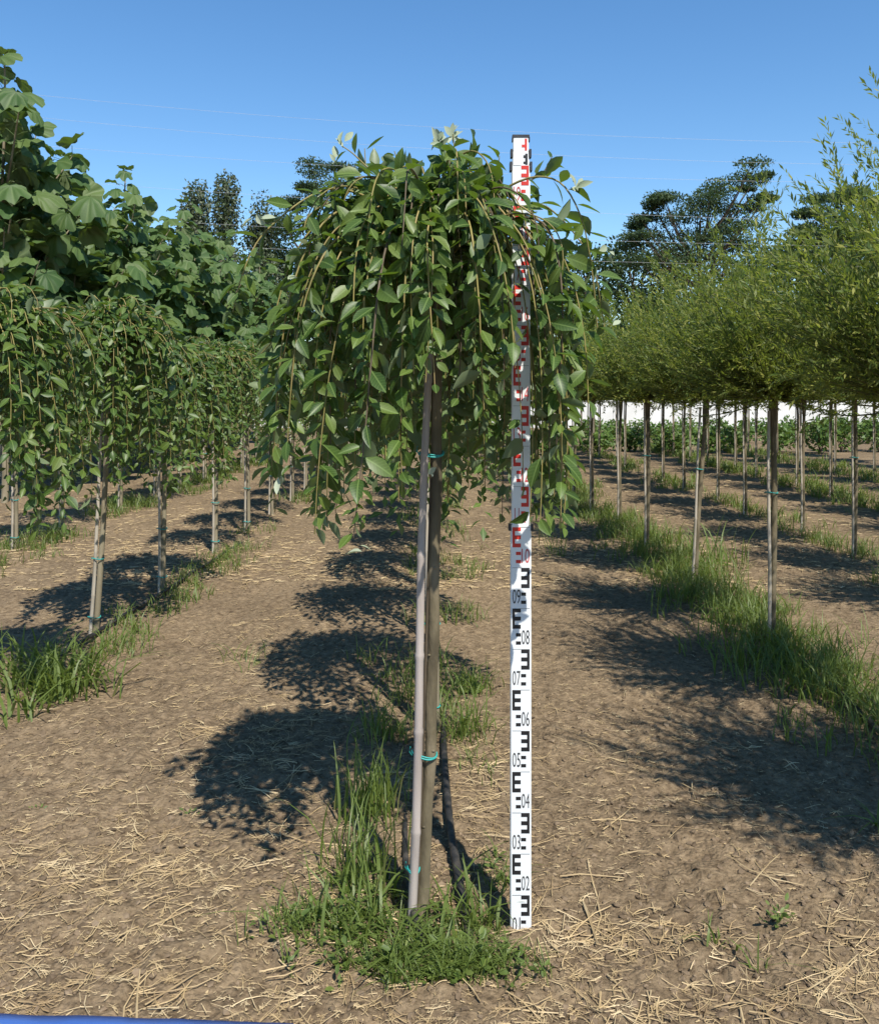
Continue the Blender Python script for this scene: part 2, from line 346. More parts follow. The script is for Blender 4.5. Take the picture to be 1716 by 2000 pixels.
# straw litter
def straw_template(bend, w0=1.0, w1=.5):
    v = []
    for t in (0, .35, .7, 1):
        w = w0 + (w1 - w0) * t; cx = bend * (t - t * t) * 4; z = .006 * math.sin(t * 3.1)
        v += [(cx - .0 , t, z, w)]
    return v
def build_straw():
    mb = MB()
    def put(x, y, L, W, lift):
        n = len(x)
        for b in (-.09, -.03, 0, .015, .05, .13):
            sel = rng.random(n) < 1 / 3
            if not sel.any(): continue
            xx, yy, l, w = x[sel], y[sel], L[sel], W[sel]; m = len(xx)
            ang = rng.random(m) * 6.283
            A = np.stack([np.cos(ang), np.sin(ang), (rng.random(m) - .45) * lift], -1); B = np.stack([-np.sin(ang), np.cos(ang), np.zeros(m)], -1)
            ts = np.array([0, .33, .67, 1.0])
            c = np.stack([xx, yy], -1)[:, None] + (ts[None, :, None] - .5) * l[:, None, None] * A[:, None, :2] + (b * 4 * (ts - ts ** 2))[None, :, None] * (l[:, None, None] * B[:, None, :2])
            gz = ground_z(c[..., 0], c[..., 1]); gm = gz.max(1, keepdims=True) * .55 + gz * .45
            z = gm + .003 + w[:, None] * .5 + (ts[None] * A[:, 2:3]) * l[:, None] * .5
            ctr = np.concatenate([c, z[..., None]], -1)
            tilt = (rng.random(m) - .5) * 1.2
            side = B * np.cos(tilt)[:, None] + np.array([0, 0, 1.0]) * np.sin(tilt)[:, None]
            wd = (w[:, None] * np.array([.5, .5, .45, .3])[None])[..., None]
            # a three-sided stalk: left edge, raised ridge, right edge
            v = np.stack([ctr - side[:, None] * wd, ctr + np.array([0, 0, 1.]) * wd * .8, ctr + side[:, None] * wd], 2).reshape(m, 12, 3)
            f = np.array([(3 * i + k, 3 * i + k + 1, 3 * i + k + 4, 3 * i + k + 3) for i in range(3) for k in range(2)])
            ff = (f[None] + (np.arange(m) * 12)[:, None, None]).reshape(-1, 4)
            mb.add(v.reshape(-1, 3), ff, np.repeat(rng.random(m), 12))
    def clump(x, y):
        k = vnoise(x * 1.3 + 5, y * 1.3, 21) * .6 + vnoise(x * 4, y * 4, 22) * .4
        return k
    # fine chaff near
    n = 19000; y = ys_dist(n, 1.65, 8, 2.0); x = (rng.random(n) - .5) * np.maximum(2.6, y * 1.15)
    keep = clump(x, y) + (rng.random(n) - .5) * .5 > .47; x, y = x[keep], y[keep]
    put(x, y, .006 + .026 * rng.random(len(x)) ** 2, .0009 + .0012 * rng.random(len(x)), .25)
    # middling stalks
    n = 1300; y = ys_dist(n, 1.65, 6.5, 2.3); x = (rng.random(n) - .5) * np.maximum(2.6, y * 1.15)
    keep = clump(x, y) + (rng.random(n) - .5) * .45 > .50; x, y = x[keep], y[keep]
    put(x, y, .03 + .075 * rng.random(len(x)) ** 1.5, .0011 + .0018 * rng.random(len(x)), .22)
    # long bleached stalks in the foreground
    n = 70; y = ys_dist(n, 1.7, 3.4, 2.5); x = (rng.random(n) - .5) * 2.6
    put(x, y, .09 + .13 * rng.random(n), .0020 + .0030 * rng.random(n), .15)
    # dense drifts of chopped straw (right of the staff's foot, left foreground, behind the left tufts)
    for (px, py, sx, sy, n, L) in ((1230, 1825, .13, .07, 420, .07), (130, 1700, .16, .14, 320, .08), (330, 1690, .14, .1, 240, .07), (480, 1270, .18, .35, 300, .09),
                                   (250, 1460, .25, .35, 420, .07), (1560, 1960, .22, .05, 200, .10), (560, 1440, .2, .22, 320, .12), (960, 1520, .07, .25, 300, .09),
                                   (620, 1780, .12, .1, 160, .06), (100, 1120, .6, .8, 900, .05), (1650, 1880, .12, .12, 200, .09), (1250, 1960, .3, .05, 220, .07), (120, 1930, .25, .06, 160, .09)):
        gx, gy = ground_pt(px, py)
        x = gx + rng.normal(size=n) * sx; y = gy + rng.normal(size=n) * sy
        n = int(n * .34); x, y = x[:n], y[:n]
        put(x, y, L * (.3 + .8 * rng.random(n)), .0013 + .0019 * rng.random(n), .35)
    # coarser straw further off
    n = 13000; y = ys_dist(n, 6, 18, 1.6); x = (rng.random(n) - .5) * y * 1.15
    keep = clump(x, y) + (rng.random(n) - .5) * .5 > .46; x, y = x[keep], y[keep]
    put(x, y, .03 + .07 * rng.random(len(x)), .003 + .003 * rng.random(len(x)), .3)
    tag(link('straw_litter', mb.mesh('straw_litter', M['straw'], False)), 'pale dry straw and chaff lying scattered on the soil', 'straw', kind='stuff')
build_straw()

# ------------------------------------------------------------------ grass
def blades(mb, x, y, L, W, lean=.5, upright=1.0):
    n = len(x)
    if n == 0: return
    ang = rng.random(n) * 6.283; d = np.stack([np.cos(ang), np.sin(ang), np.zeros(n)], -1); side = np.stack([-np.sin(ang), np.cos(ang), np.zeros(n)], -1)
    ln_ = lean * (.25 + rng.random(n) * 1.1)
    z0 = ground_z(x, y) - .005
    ts = np.array([0, .3, .62, .86, 1.0]); ws = np.array([.75, 1, .8, .45, .04])
    horiz = (ln_[:, None] * (.25 * ts + .9 * ts ** 2.4)[None]) * L[:, None]
    vert = L[:, None] * upright * (ts[None] - (ln_[:, None] ** 1.2) * .42 * (ts ** 2.6)[None])
    vert = np.maximum(vert, .004 * ts[None])
    c = np.stack([x, y, z0], -1)[:, None] + horiz[..., None] * d[:, None] + vert[..., None] * np.array([0, 0, 1.])
    tw = (rng.random(n) - .5) * 1.6
    sd = side[:, None] * np.cos(tw)[:, None, None] + d[:, None] * np.sin(tw)[:, None, None]
    wd = (W[:, None] * ws[None] * .5)[..., None]
    v = np.stack([c - sd * wd, c + sd * wd], 2).reshape(n, 10, 3)
    f = np.array([(2 * i, 2 * i + 1, 2 * i + 3, 2 * i + 2) for i in range(4)])
    ff = (f[None] + (np.arange(n) * 10)[:, None, None]).reshape(-1, 4)
    mb.add(v.reshape(-1, 3), ff, np.repeat(rng.random(n), 10))
def tuft_xy(cx, cy, r, n, sy=1.0):
    return cx + rng.normal(size=n) * r, cy + rng.normal(size=n) * r * sy

ROW_MAIN, ROW_L1, ROW_L2, ROW_R = -0.03, -1.86, -3.60, [1.77, 3.45, 5.15, 6.85, 8.55]

def row_grass(name, label, X, y0, y1, per_m, width, Lm, gate=.45, wbase=.004):
    mb = MB(); y = y0
    while y < y1:
        dens = per_m * min(1, 5.0 / y); n_t = max(2, int(dens))
        step = 1.0
        for k in range(n_t):
            cx = X + rng.normal() * width; cy = y + rng.random() * step
            if vnoise(np.array([cx * 1.9 + 3]), np.array([cy * 1.5]), 31)[0] < gate * (.7 + .6 * rng.random()): continue
            nb = int(6 + rng.random() * 13); sc = max(1.0, y / 7.0)
            x_, y_ = tuft_xy(cx, cy, .035 + .02 * rng.random(), nb)
            L = Lm * (.45 + rng.random(nb) * .8) * (.6 + .8 * rng.random()); W = (wbase + .003 * rng.random(nb)) * sc
            blades(mb, x_, y_, L, W, .75)
        y += step
    return tag(link(name, mb.mesh(name, M['grass'])), label, 'grass', kind='stuff')
row_grass('grass_strip', 'thin green grass growing along the weeping willow row behind the staff', ROW_MAIN, 3.2, 17, 40, .16, .12, .42)
row_grass('grass_strip', 'thick green grass strip under the nearest row of round-headed willows', ROW_R[0], 2.6, 20, 105, .17, .15, .40)
row_grass('grass_strip', 'green grass strip under the second row of round-headed willows', ROW_R[1], 5.5, 22, 65, .17, .13, .40)
row_grass('grass_strip', 'green grass strip under the third row of round-headed willows', ROW_R[2], 8, 24, 80, .20, .17, .30)
row_grass('grass_strip', 'green grass strip under the fourth row of round-headed willows', ROW_R[3], 10, 24, 70, .25, .17, .30)
row_grass('grass_strip', 'sparse green grass along the left-hand weeping willow row with the black hose', ROW_L1 + .12, 4.4, 18, 30, .12, .11, .50)
row_grass('grass_strip', 'green grass strip along the weeping willow row beside the big-leaved trees', ROW_L2, 6.4, 18, 75, .18, .15, .32)

def clump(name, label, cx, cy, r, n, Lm, W=.006, lean=.7, sy=1.0, group=None):
    n = max(8, int(n * .72)); mb = MB(); x, y = tuft_xy(0, 0, r, n, sy)
    # built in world space, object origin at the clump's foot
    blades(mb, x + cx, y + cy, Lm * (.35 + .85 * rng.random(n)), W * (.6 + .8 * rng.random(n)), lean)
    mb.add(ico_v * [r * 1.5, r * 1.5 * sy, .004] + [cx, cy, ground_z(cx, cy) - .007], ico_f)   # root stock, all but buried
    for v in mb.v: v -= np.array([cx, cy, 0])
    return tag(link(name, mb.mesh(name, M['grass']), None, (cx, cy, 0)), label, 'grass', group)
def gp(px, py): return ground_pt(px, py)
for (px, py, r, n, L, W, ln, lab) in (
    (725, 1590, .055, 190, .22, .0055, .45, 'tall shaded grass clump left of the tied willow stem'),
    (760, 1440, .06, 150, .17, .005, .7, 'grass clump behind the tied willow stem in the tree shadow'),
    (905, 1440, .055, 190, .17, .0048, .75, 'bright grass clump right of the tied willow stem behind the hose'),
    (915, 1345, .06, 120, .14, .0048, .8, 'low bright grass clump behind the hose end'),
    (705, 1715, .06, 130, .22, .0052, .5, 'upright sunlit grass clump in front of the tree shadow'),
    (930, 1500, .05, 60, .09, .0035, .9, 'sparse drying grass clump beside the hose'),
    (690, 1800, .06, 70, .17, .008, 1.0, 'sprawling broad-bladed grass clump at the foot of the bamboo cane'),
    (790, 1840, .05, 45, .16, .009, 1.0, 'broad grass blades spreading in front of the tied stem'),
    (890, 1800, .05, 45, .16, .008, .9, 'broad grass blades spreading over the hose by the staff'),
    (945, 1800, .030, 44, .12, .006, .7, 'dark grass clump against the foot of the staff'),
    (120, 1345, .10, 230, .27, .011, .8, 'big sunlit grass clump near the leaning willow stem'),
    (45, 1330, .13, 190, .26, .010, .85, 'big shaded grass clump beside the sunlit one'),
    (60, 1395, .05, 28, .22, .013, .9, 'few broad grass blades leaning over bare soil'),
    (235, 1262, .07, 70, .12, .005, .9, 'low grass clump at the leaning willow stem'),
    (480, 1285, .06, 40, .14, .004, 1.0, 'small half-dry grass clump on the open straw path'),
    (1085, 1085, .06, 34, .28, .006, .5, 'lone tall grass clump on the path between the rows'),
    (1400, 1095, .12, 80, .36, .010, .5, 'tall grass clump beside the leaning round-headed willow stem'),
    (1300, 1070, .10, 60, .30, .008, .55, 'tall grass clump between two round-headed willow stems'),
    (1350, 1170, .10, 170, .20, .007, .7, 'dense dark grass clump at the leaning stem'),
    (1560, 1330, .14, 210, .20, .007, .7, 'dense grass clump in front of the nearest round-headed willow'),
    (1480, 1290, .13, 200, .19, .007, .7, 'dense grass clump around the nearest round-headed willow stem')):
    gx, gy = gp(px, py); clump('grass_clump', lab, gx, gy, r, n, L, W, ln)

# leafy weeds round the foot of the main tree
ell_v = [(0, 0, 0), (-.22, .3, .05), (0, .33, 0), (.22, .3, .05), (-.2, .68, .03), (0, .68, -.02), (.2, .68, .03), (0, 1, -.08)]
ell_f = [(0, 2, 1), (0, 3, 2), (1, 2, 5, 4), (2, 3, 6, 5), (4, 5, 7), (5, 6, 7)]
def weed_mat_build():
    mb = MB(); g2 = MB()
    spots = []
    for (px, py, sx, sy, n) in ((600, 1800, .045, .03, 26), (680, 1830, .09, .04, 34), (800, 1880, .10, .03, 52), (900, 1890, .09, .025, 60), (950, 1872, .04, .015, 14), (850, 1850, .08, .04, 16), (720, 1760, .09, .06, 24), (960, 1740, .04, .05, 10)):
        gx, gy = gp(px, py)
        for k in range(n): spots.append((gx + rng.normal() * sx, gy + rng.normal() * sy))
    for (x, y) in spots:
        hgt = .010 + .045 * rng.random() ** 1.5; n = 4 + int(rng.random() * 5)
        z = ground_z(x, y); az = rng.random(n) * 6.283; h = rng.random(n) * hgt
        P = np.stack([x + .006 * np.cos(az), y + .006 * np.sin(az), z + h], -1)
        A = np.stack([np.cos(az), np.sin(az), .15 + .7 * rng.random(n)], -1); N = rng.normal(size=(n, 3)) * .35 + [0, -.15, 1]
        scatter(mb, ell_v, ell_f, P, A, N, .008 + .022 * rng.random(n) ** 1.3)
        if rng.random() < .85:
            m = 5; blades(g2, x + rng.normal(size=m) * .012, y + rng.normal(size=m) * .012, .04 + .06 * rng.random(m), .0022 + .002 * rng.random(m), .9)
    tag(link('weed_carpet', mb.mesh('weed_carpet', M['weed'])), 'low carpet of small-leaved green weeds round the tied stem and staff', 'weeds', kind='stuff')
    tag(link('grass_carpet', g2.mesh('grass_carpet', M['grass'])), 'short fine grass blades among the weeds by the staff', 'grass', kind='stuff')
weed_mat_build()
def lone_weed(px, py, n, s, label, hgt=.03):
    gx, gy = gp(px, py); mb = MB()
    az = rng.random(n) * 6.283; rr = rng.random(n) * s * 1.6
    P = np.stack([rr * np.cos(az), rr * np.sin(az), ground_z(gx + rr * np.cos(az), gy + rr * np.sin(az)) + rng.random(n) * hgt], -1)
    A = np.stack([np.cos(az), np.sin(az), .3 + .6 * rng.random(n)], -1)
    scatter(mb, ell_v, ell_f, P, A, rng.normal(size=(n, 3)) * .4 + [0, -.2, 1], s * (.5 + .6 * rng.random(n)))
    tag(link('weed', mb.mesh('weed', M['weed']), None, (gx, gy, 0)), label, 'weed')
lone_weed(1520, 1815, 40, .022, 'small leafy green weed on bare cloddy soil', .05)
lone_weed(370, 1585, 14, .016, 'tiny pale green seedling by the tree shadow edge', .02)
lone_weed(75, 1575, 8, .014, 'tiny green seedling on the open soil beside scattered straw', .02)
gx, gy = gp(1400, 1850); clump('grass_clump', 'few pale green blades beside the chopped straw heap', gx, gy, .015, 14, .09, .005, 1.1)
gx, gy = gp(1480, 1890); clump('grass_clump', 'two yellowing grass blades on cloddy soil', gx, gy, .012, 9, .08, .004, 1.1)
gx, gy = gp(1712, 1607); clump('grass_clump', 'flat green grass tuft lying on the soil', gx, gy, .002, 12, .12, .009, 1.4)

# ------------------------------------------------------------------ hoses
def hose(label, pts, r=.011):
    pts = np.array(pts, float)
    t = np.linspace(0, 1, len(pts)); tt = np.linspace(0, 1, 90)
    def sm(i):
        c = np.interp(tt, t, pts[:, i]); k = np.ones(5) / 5
        return np.concatenate([c[:2], np.convolve(c, k, 'valid'), c[-2:]])
    x, y, dz = sm(0), sm(1), sm(2)
    z = ground_z(x, y) * .3 + r * .75 + dz + .004
    mb = MB(); tube(mb, np.stack([x, y, z], -1), r * (1 + .05 * np.sin(np.arange(90) * 1.7)), 10)
    tag(link('drip_hose', mb.mesh('drip_hose', M['hose'])), label, 'hose')
def hp(px, py, dz=0):
    gx, gy = gp(px, py); return (gx, gy, dz)
hose('black drip hose curving on the soil between the tied stem and the staff', [hp(926, 1870, -.03), hp(918, 1840, -.012), hp(905, 1775, .0), hp(893, 1720, .018), hp(882, 1660, .02), hp(876, 1600, .012), hp(870, 1530, .016), hp(866, 1462, .01), hp(868, 1400, -.01), hp(870, 1360, -.03)], .0115)
hose('black hose piece in front of the bamboo cane foot', [hp(838, 1875, -.03), hp(826, 1845, .0), hp(806, 1800, .022), hp(797, 1750, .01), hp(792, 1690, 0), hp(790, 1620, -.004), hp(792, 1560, -.03)], .0085)
hose('black drip hose along the left-hand willow row', [(-1.92, 4.3, -.02), (-1.88, 4.75, .01), (-1.84, 5.3, .015), (-1.82, 5.9, .01), (-1.80, 6.8, .005), (-1.79, 8, -.02)], .012)
hose('black drip hose along the nearest round-headed willow row', [(1.62, 2.7, .01), (1.66, 3.3, .012), (1.70, 3.8, .02), (1.74, 4.3, .012), (1.76, 5.0, 0), (1.75, 5.8, -.02)], .012)
hose('second black hose lying beside the first in the round-headed willow row', [(1.74, 2.8, .005), (1.78, 3.4, .02), (1.80, 3.75, .02), (1.83, 4.2, -.02)], .009)

# ------------------------------------------------------------------ measuring staff
def make_staff():
    X, Y, OFF = .1955, 2.205, -.116
    t = thing('levelling_staff', (X, Y, 0), 'tall white telescopic measuring staff with red and black graduations', 'measuring staff')
    secs = [(-.18 - OFF, 1.105, .0512, .019, 0.0), (1.105, 2.0, .0462, .016, .0015), (2.0, 2.034, .0425, .013, .003), (2.034, 2.072, .0400, .011, .0045)]
    def bevel_box(w, d, z0, z1):
        mb = MB(); b = .0022
        ring = [(-w/2 + b, -d/2), (w/2 - b, -d/2), (w/2, -d/2 + b), (w/2, d/2 - b), (w/2 - b, d/2), (-w/2 + b, d/2), (-w/2, d/2 - b), (-w/2, -d/2 + b)]
        v = [(x, y, z0) for x, y in ring] + [(x, y, z1) for x, y in ring]
        mb.add(v, [(i, (i + 1) % 8, (i + 1) % 8 + 8, i + 8) for i in range(8)] + [tuple(range(8))[::-1], tuple(range(8, 16))])
        return mb
    so = []
    for k, (z0, z1, w, d, yo) in enumerate(secs):
        a = -.06 if k == 0 else z0 + OFF
        o = link('staff_section', bevel_box(w, d, a, z1 + OFF).mesh('staff_section', M['white'], False), t); o.location = (0, 0, 0)
        so.append((o, w, -d / 2))
    # joint collars and top cap
    def bracket(z, w, d, h):
        mb = MB()
        for s in (-1, 1): box(mb, (s * (w / 2 + .0018), 0, z), (.0058, d + .006, h))
        box(mb, (0, d / 2 + .002, z), (w - .002, .004, h * .8))
        link('joint_collar', mb.mesh('joint_collar', M['blackplastic'], False), t)
    bracket(1.105 + OFF - .006, .0512, .019, .016); bracket(2.0 + OFF - .002, .0462, .016, .022); bracket(2.034 + OFF - .003, .0425, .013, .020)
    mb = MB(); box(mb, (0, 0, 2.0745 + OFF), (.043, .0135, .007))
    for s in (-1, 1): box(mb, (s * .0208, 0, 2.067 + OFF), (.0032, .0128, .011))
    link('top_cap', mb.mesh('top_cap', M['blackplastic'], False), t)
    def plane_rects(rects, yf, name, mat, parent):
        m = MB()
        for (x0, x1, z0, z1) in rects:
            box(m, ((x0 + x1) / 2, yf - .0002, (z0 + z1) / 2), (x1 - x0, .0007, z1 - z0))
        return link(name, m.mesh(name, mat, False), parent)
    cm = .01
    for n in range(1, 20):
        sec = 0 if n < 11 else 1; o, w, yf = so[sec]; ks = w / .0512
        right = n % 2 == 1; s = 1 if right else -1
        b = n * .1 + OFF; col = M['black'] if n < 10 else M['red']
        def X_(a, c):
            a, c = a * s * ks, c * s * ks; return (min(a, c), max(a, c))
        rects = []
        lo = .006 if n == 1 else 0
        for (z0, z1) in ((.09, .10), (.07, .08), (.05, .06)):
            rects.append((*X_(.0005, .0150), b + z0, b + z1 - .0004))
        rects.append((*X_(.0150, .0212), b + .05, b + .0996))
        plane_rects(rects, yf, 'graduation_mark', col, o)
        for (z0, z1) in ((.03, .04), (.01, .02)):
            plane_rects([(*X_(.0002, .0125), b + z0 + .001, b + z1 - .001)], yf, 'graduation_mark', col, o)
        plane_rects([(*X_(-.0215, .0000), b + .0994, b + .1002)], yf, 'division_line', M['greyprint'], o)
        # numerals
        cu = bpy.data.curves.new('numeral', 'FONT'); cu.body = '%02d' % n; cu.size = 1.0; cu.extrude = 0.0; cu.resolution_u = 3
        cu.align_x = 'CENTER'; tmp = bpy.data.objects.new('numeral_tmp', cu); COL.objects.link(tmp)
        me = bpy.data.meshes.new_from_object(tmp); bpy.data.objects.remove(tmp)
        me.materials.clear(); me.materials.append(M['greyprint'] if n < 10 else M['redprint'])
        co = np.empty(len(me.vertices) * 3); me.vertices.foreach_get('co', co); co = co.reshape(-1, 3)
        x0, x1 = co[:, 0].min(), co[:, 0].max(); z0, z1 = co[:, 1].min(), co[:, 1].max()
        nx = (co[:, 0] - (x0 + x1) / 2) / (x1 - x0) * (.0195 if n != 11 else .013) * ks; nz = (co[:, 1] - z0) / (z1 - z0) * .0355
        cxn = -.0112 * s * ks
        v = np.stack([nx + cxn, np.full(len(nx), yf - .0006), nz + b + .0115], -1)
        me.vertices.foreach_set('co', v.ravel()); me.update(); me.name = 'numeral'
        link('numeral', me, o)
    o, w, yf = so[2]
    plane_rects([(.006, .0105, 2.004 + OFF, 2.010 + OFF), (.006, .0105, 2.019 + OFF, 2.026 + OFF), (.0105, .0165, 2.002 + OFF, 2.030 + OFF)], yf, 'graduation_mark', M['black'], o)
    o, w, yf = so[3]
    plane_rects([(.002, .0095, 2.046 + OFF, 2.053 + OFF), (.0095, .0150, 2.038 + OFF, 2.068 + OFF)], yf, 'graduation_mark', M['red'], o)
    # a hair's lean
    t.rotation_euler = (math.radians(-1.2), math.radians(.12), 0)
make_staff()

# ------------------------------------------------------------------ willow leaves and shoots
def leaf_template(w, fold, curl, twist=0.0):
    rows = [(0, .0), (.10, .28), (.32, .86), (.55, 1.0), (.78, .68), (.93, .24), (1, 0)]
    v = []; idx = []
    for t, k in rows:
        z = -curl * t * t
        if k == 0: idx.append([len(v)]); v.append((0, t, z))
        else:
            a = twist * t; h = w * k / 2
            idx.append([len(v), len(v) + 1, len(v) + 2])
            v += [(-h * math.cos(a), t, z + fold * h * 2 - h * math.sin(a)), (0, t, z), (h * math.cos(a), t, z + fold * h * 2 + h * math.sin(a))]
    f = []
    for a, b in zip(idx, idx[1:]):
        if len(a) == 1: f += [(a[0], b[1], b[0]), (a[0], b[2], b[1])]
        elif len(b) == 1: f += [(a[0], a[1], b[0]), (a[1], a[2], b[0])]
        else: f += [(a[0], a[1], b[1], b[0]), (a[1], a[2], b[2], b[1])]
    return v, f
LEAVES = [leaf_template(.46, .16, .10), leaf_template(.42, .30, .22, .2), leaf_template(.50, .10, .30, -.2), leaf_template(.40, .22, -.12), leaf_template(.52, .26, .38, .35), leaf_template(.36, .38, .15, -.3)]
def leaf_meshes(mat, name):
    out = []
    for v, f in LEAVES:
        mb = MB(); mb.add(v, [tuple(q) for q in f], axy=np.array(v)[:, :2]); out.append(mb.mesh(name, mat))
    return out
WILLOW_LEAF = leaf_meshes(M['willow'], 'leaf')
# simple leaves for trees further off
quad_v = [(0, 0, 0), (-.21, .5, .06), (0, .5, 0), (.21, .5, .06), (0, 1, -.08)]
quad_f = [(0, 2, 1), (0, 3, 2), (1, 2, 4), (2, 3, 4)]
dia_v = [(0, 0, 0), (-.5, .5, 0), (.5, .5, 0), (0, 1, -.1)]
dia_f = [(0, 2, 1), (1, 2, 3)]

def bez(p0, p1, p2, p3, n):
    t = np.linspace(0, 1, n)[:, None]
    return (1 - t) ** 3 * p0 + 3 * (1 - t) ** 2 * t * p1 + 3 * (1 - t) * t * t * p2 + t ** 3 * p3

def resample(p, step):
    d = np.concatenate([[0], np.cumsum(np.linalg.norm(np.diff(p, axis=0), axis=1))])
    s = np.arange(0, d[-1], step)
    return np.stack([np.interp(s, d, p[:, i]) for i in range(3)], -1), d[-1]

def weeping_shoots(n, zg, top, R, zend, front_gap=True, rs=rng):
    out = []
    for i in range(n):
        az = i * 2.399963 + rs.random() * .5
        d = np.array([math.cos(az), math.sin(az), 0])
        inner = rs.random(); dome = i % 3 == 2
        r = R * (.30 + .72 * inner ** .7)
        zt = top - .10 * inner - .06 * rs.random()
        ze = zend + (.42 * rs.random() ** 1.7)
        if inner < .45: ze += .10
        if dome: ze = zt - .05 - .30 * rs.random(); zt += .03 * rs.random(); r *= .9
        if front_gap and d[1] < -.82: ze = max(ze, zg - .33 + .1 * rs.random())
        g = np.array([0, 0, zg - .05 * rs.random()])
        p = bez(g, g + d * r * .25 + [0, 0, (zt - zg) * 1.9], d * r * 1.05 + [0, 0, zt + .10], d * r * (1.0 + .06 * rs.normal()) + [0, 0, ze], 26)
        ph = rs.random() * 6; p[:, 0] += .012 * np.sin(np.linspace(0, 7, 26) + ph) * np.linspace(0, 1, 26); p[:, 1] += .012 * np.cos(np.linspace(0, 6, 26) + ph) * np.linspace(0, 1, 26)
        out.append(p)
    return out

def shoot_leaves(p, step, L, rs=rng, skip=.10):
    q, ln_ = resample(p, step); m = len(q)
    if m < 4: return None
    t = nrm(np.gradient(q, axis=0)); k0 = int(m * skip)
    q, t = q[k0:], t[k0:]; m = len(q)
    ph = np.arange(m) * 2.4 + rs.random() * 6
    ref = nrm(np.stack([q[:, 0], q[:, 1], np.full(m, .15)], -1) + 1e-6)
    b = nrm(np.cross(t, ref + rs.normal(size=(m, 3)) * .05)); c = np.cross(b, t)
    out = b * np.cos(ph)[:, None] + c * np.sin(ph)[:, None]
    rad = nrm(q * [1, 1, 0] + 1e-6)
    A = nrm(t * (.35 + .5 * rs.random((m, 1))) + out * (.75 + .5 * rs.random((m, 1))) + rad * .25 + np.array([0, 0, -.12]) + rs.normal(size=(m, 3)) * .25)
    N = nrm(np.array([0, 0, .85]) + rad * .7 + out * .1 + rs.normal(size=(m, 3)) * .50)
    S = L * (.62 + .55 * rs.random(m)); 
    tip = np.linspace(0, 1, m); S = S * np.where(tip > .88, .75, 1)
    return q + out * .004, A, N, S

def leaf_objects(parent, P, A, N, S, idx, meshes, name='leaf', wf=None):
    A = nrm(A); B = nrm(np.cross(A, N)); N2 = np.cross(B, A)
    for i in idx:
        m = Matrix.Identity(4); s = S[i]; w = s
        for r in range(3):
            m[r][0] = B[i, r] * w; m[r][1] = A[i, r] * s; m[r][2] = N2[i, r] * w; m[r][3] = P[i, r]
        o = bpy.data.objects.new(name, meshes[i % len(meshes)]); o.parent = parent; o.matrix_basis = m
        COL.objects.link(o)

def collect(ls):
    ls = [l for l in ls if l is not None]
    return [np.concatenate([l[k] for l in ls]) for k in range(4)]

def bamboo(name, base, top, r, mat, label, group=None, nodes_every=.23):
    base = np.array(base, float); top = np.array(top, float)
    t = thing(name, base, label, 'cane', group) if False else None
    L = np.linalg.norm(top - base); n = int(L / nodes_every)
    pts = []; rad = []
    ts = [0]; rr = [1]
    for k in range(1, n + 1):
        u = min((k * nodes_every + .02 * (k % 3)) / L, .985)
        ts += [u - .006, u - .001, u + .003, u + .008]; rr += [1, 1.13, 1.10, .97]
    ts.append(1); rr.append(1)
    ts = np.array(ts); rr = np.array(rr) * r * (1 - .22 * ts)
    p = (top - base)[None] * ts[:, None]
    p[:, 0] += .004 * np.sin(ts * 7)
    mb = MB(); tube(mb, p, rr, 12)
    o = link(name, mb.mesh(name, mat), None, base)
    return tag(o, label, 'cane', group)

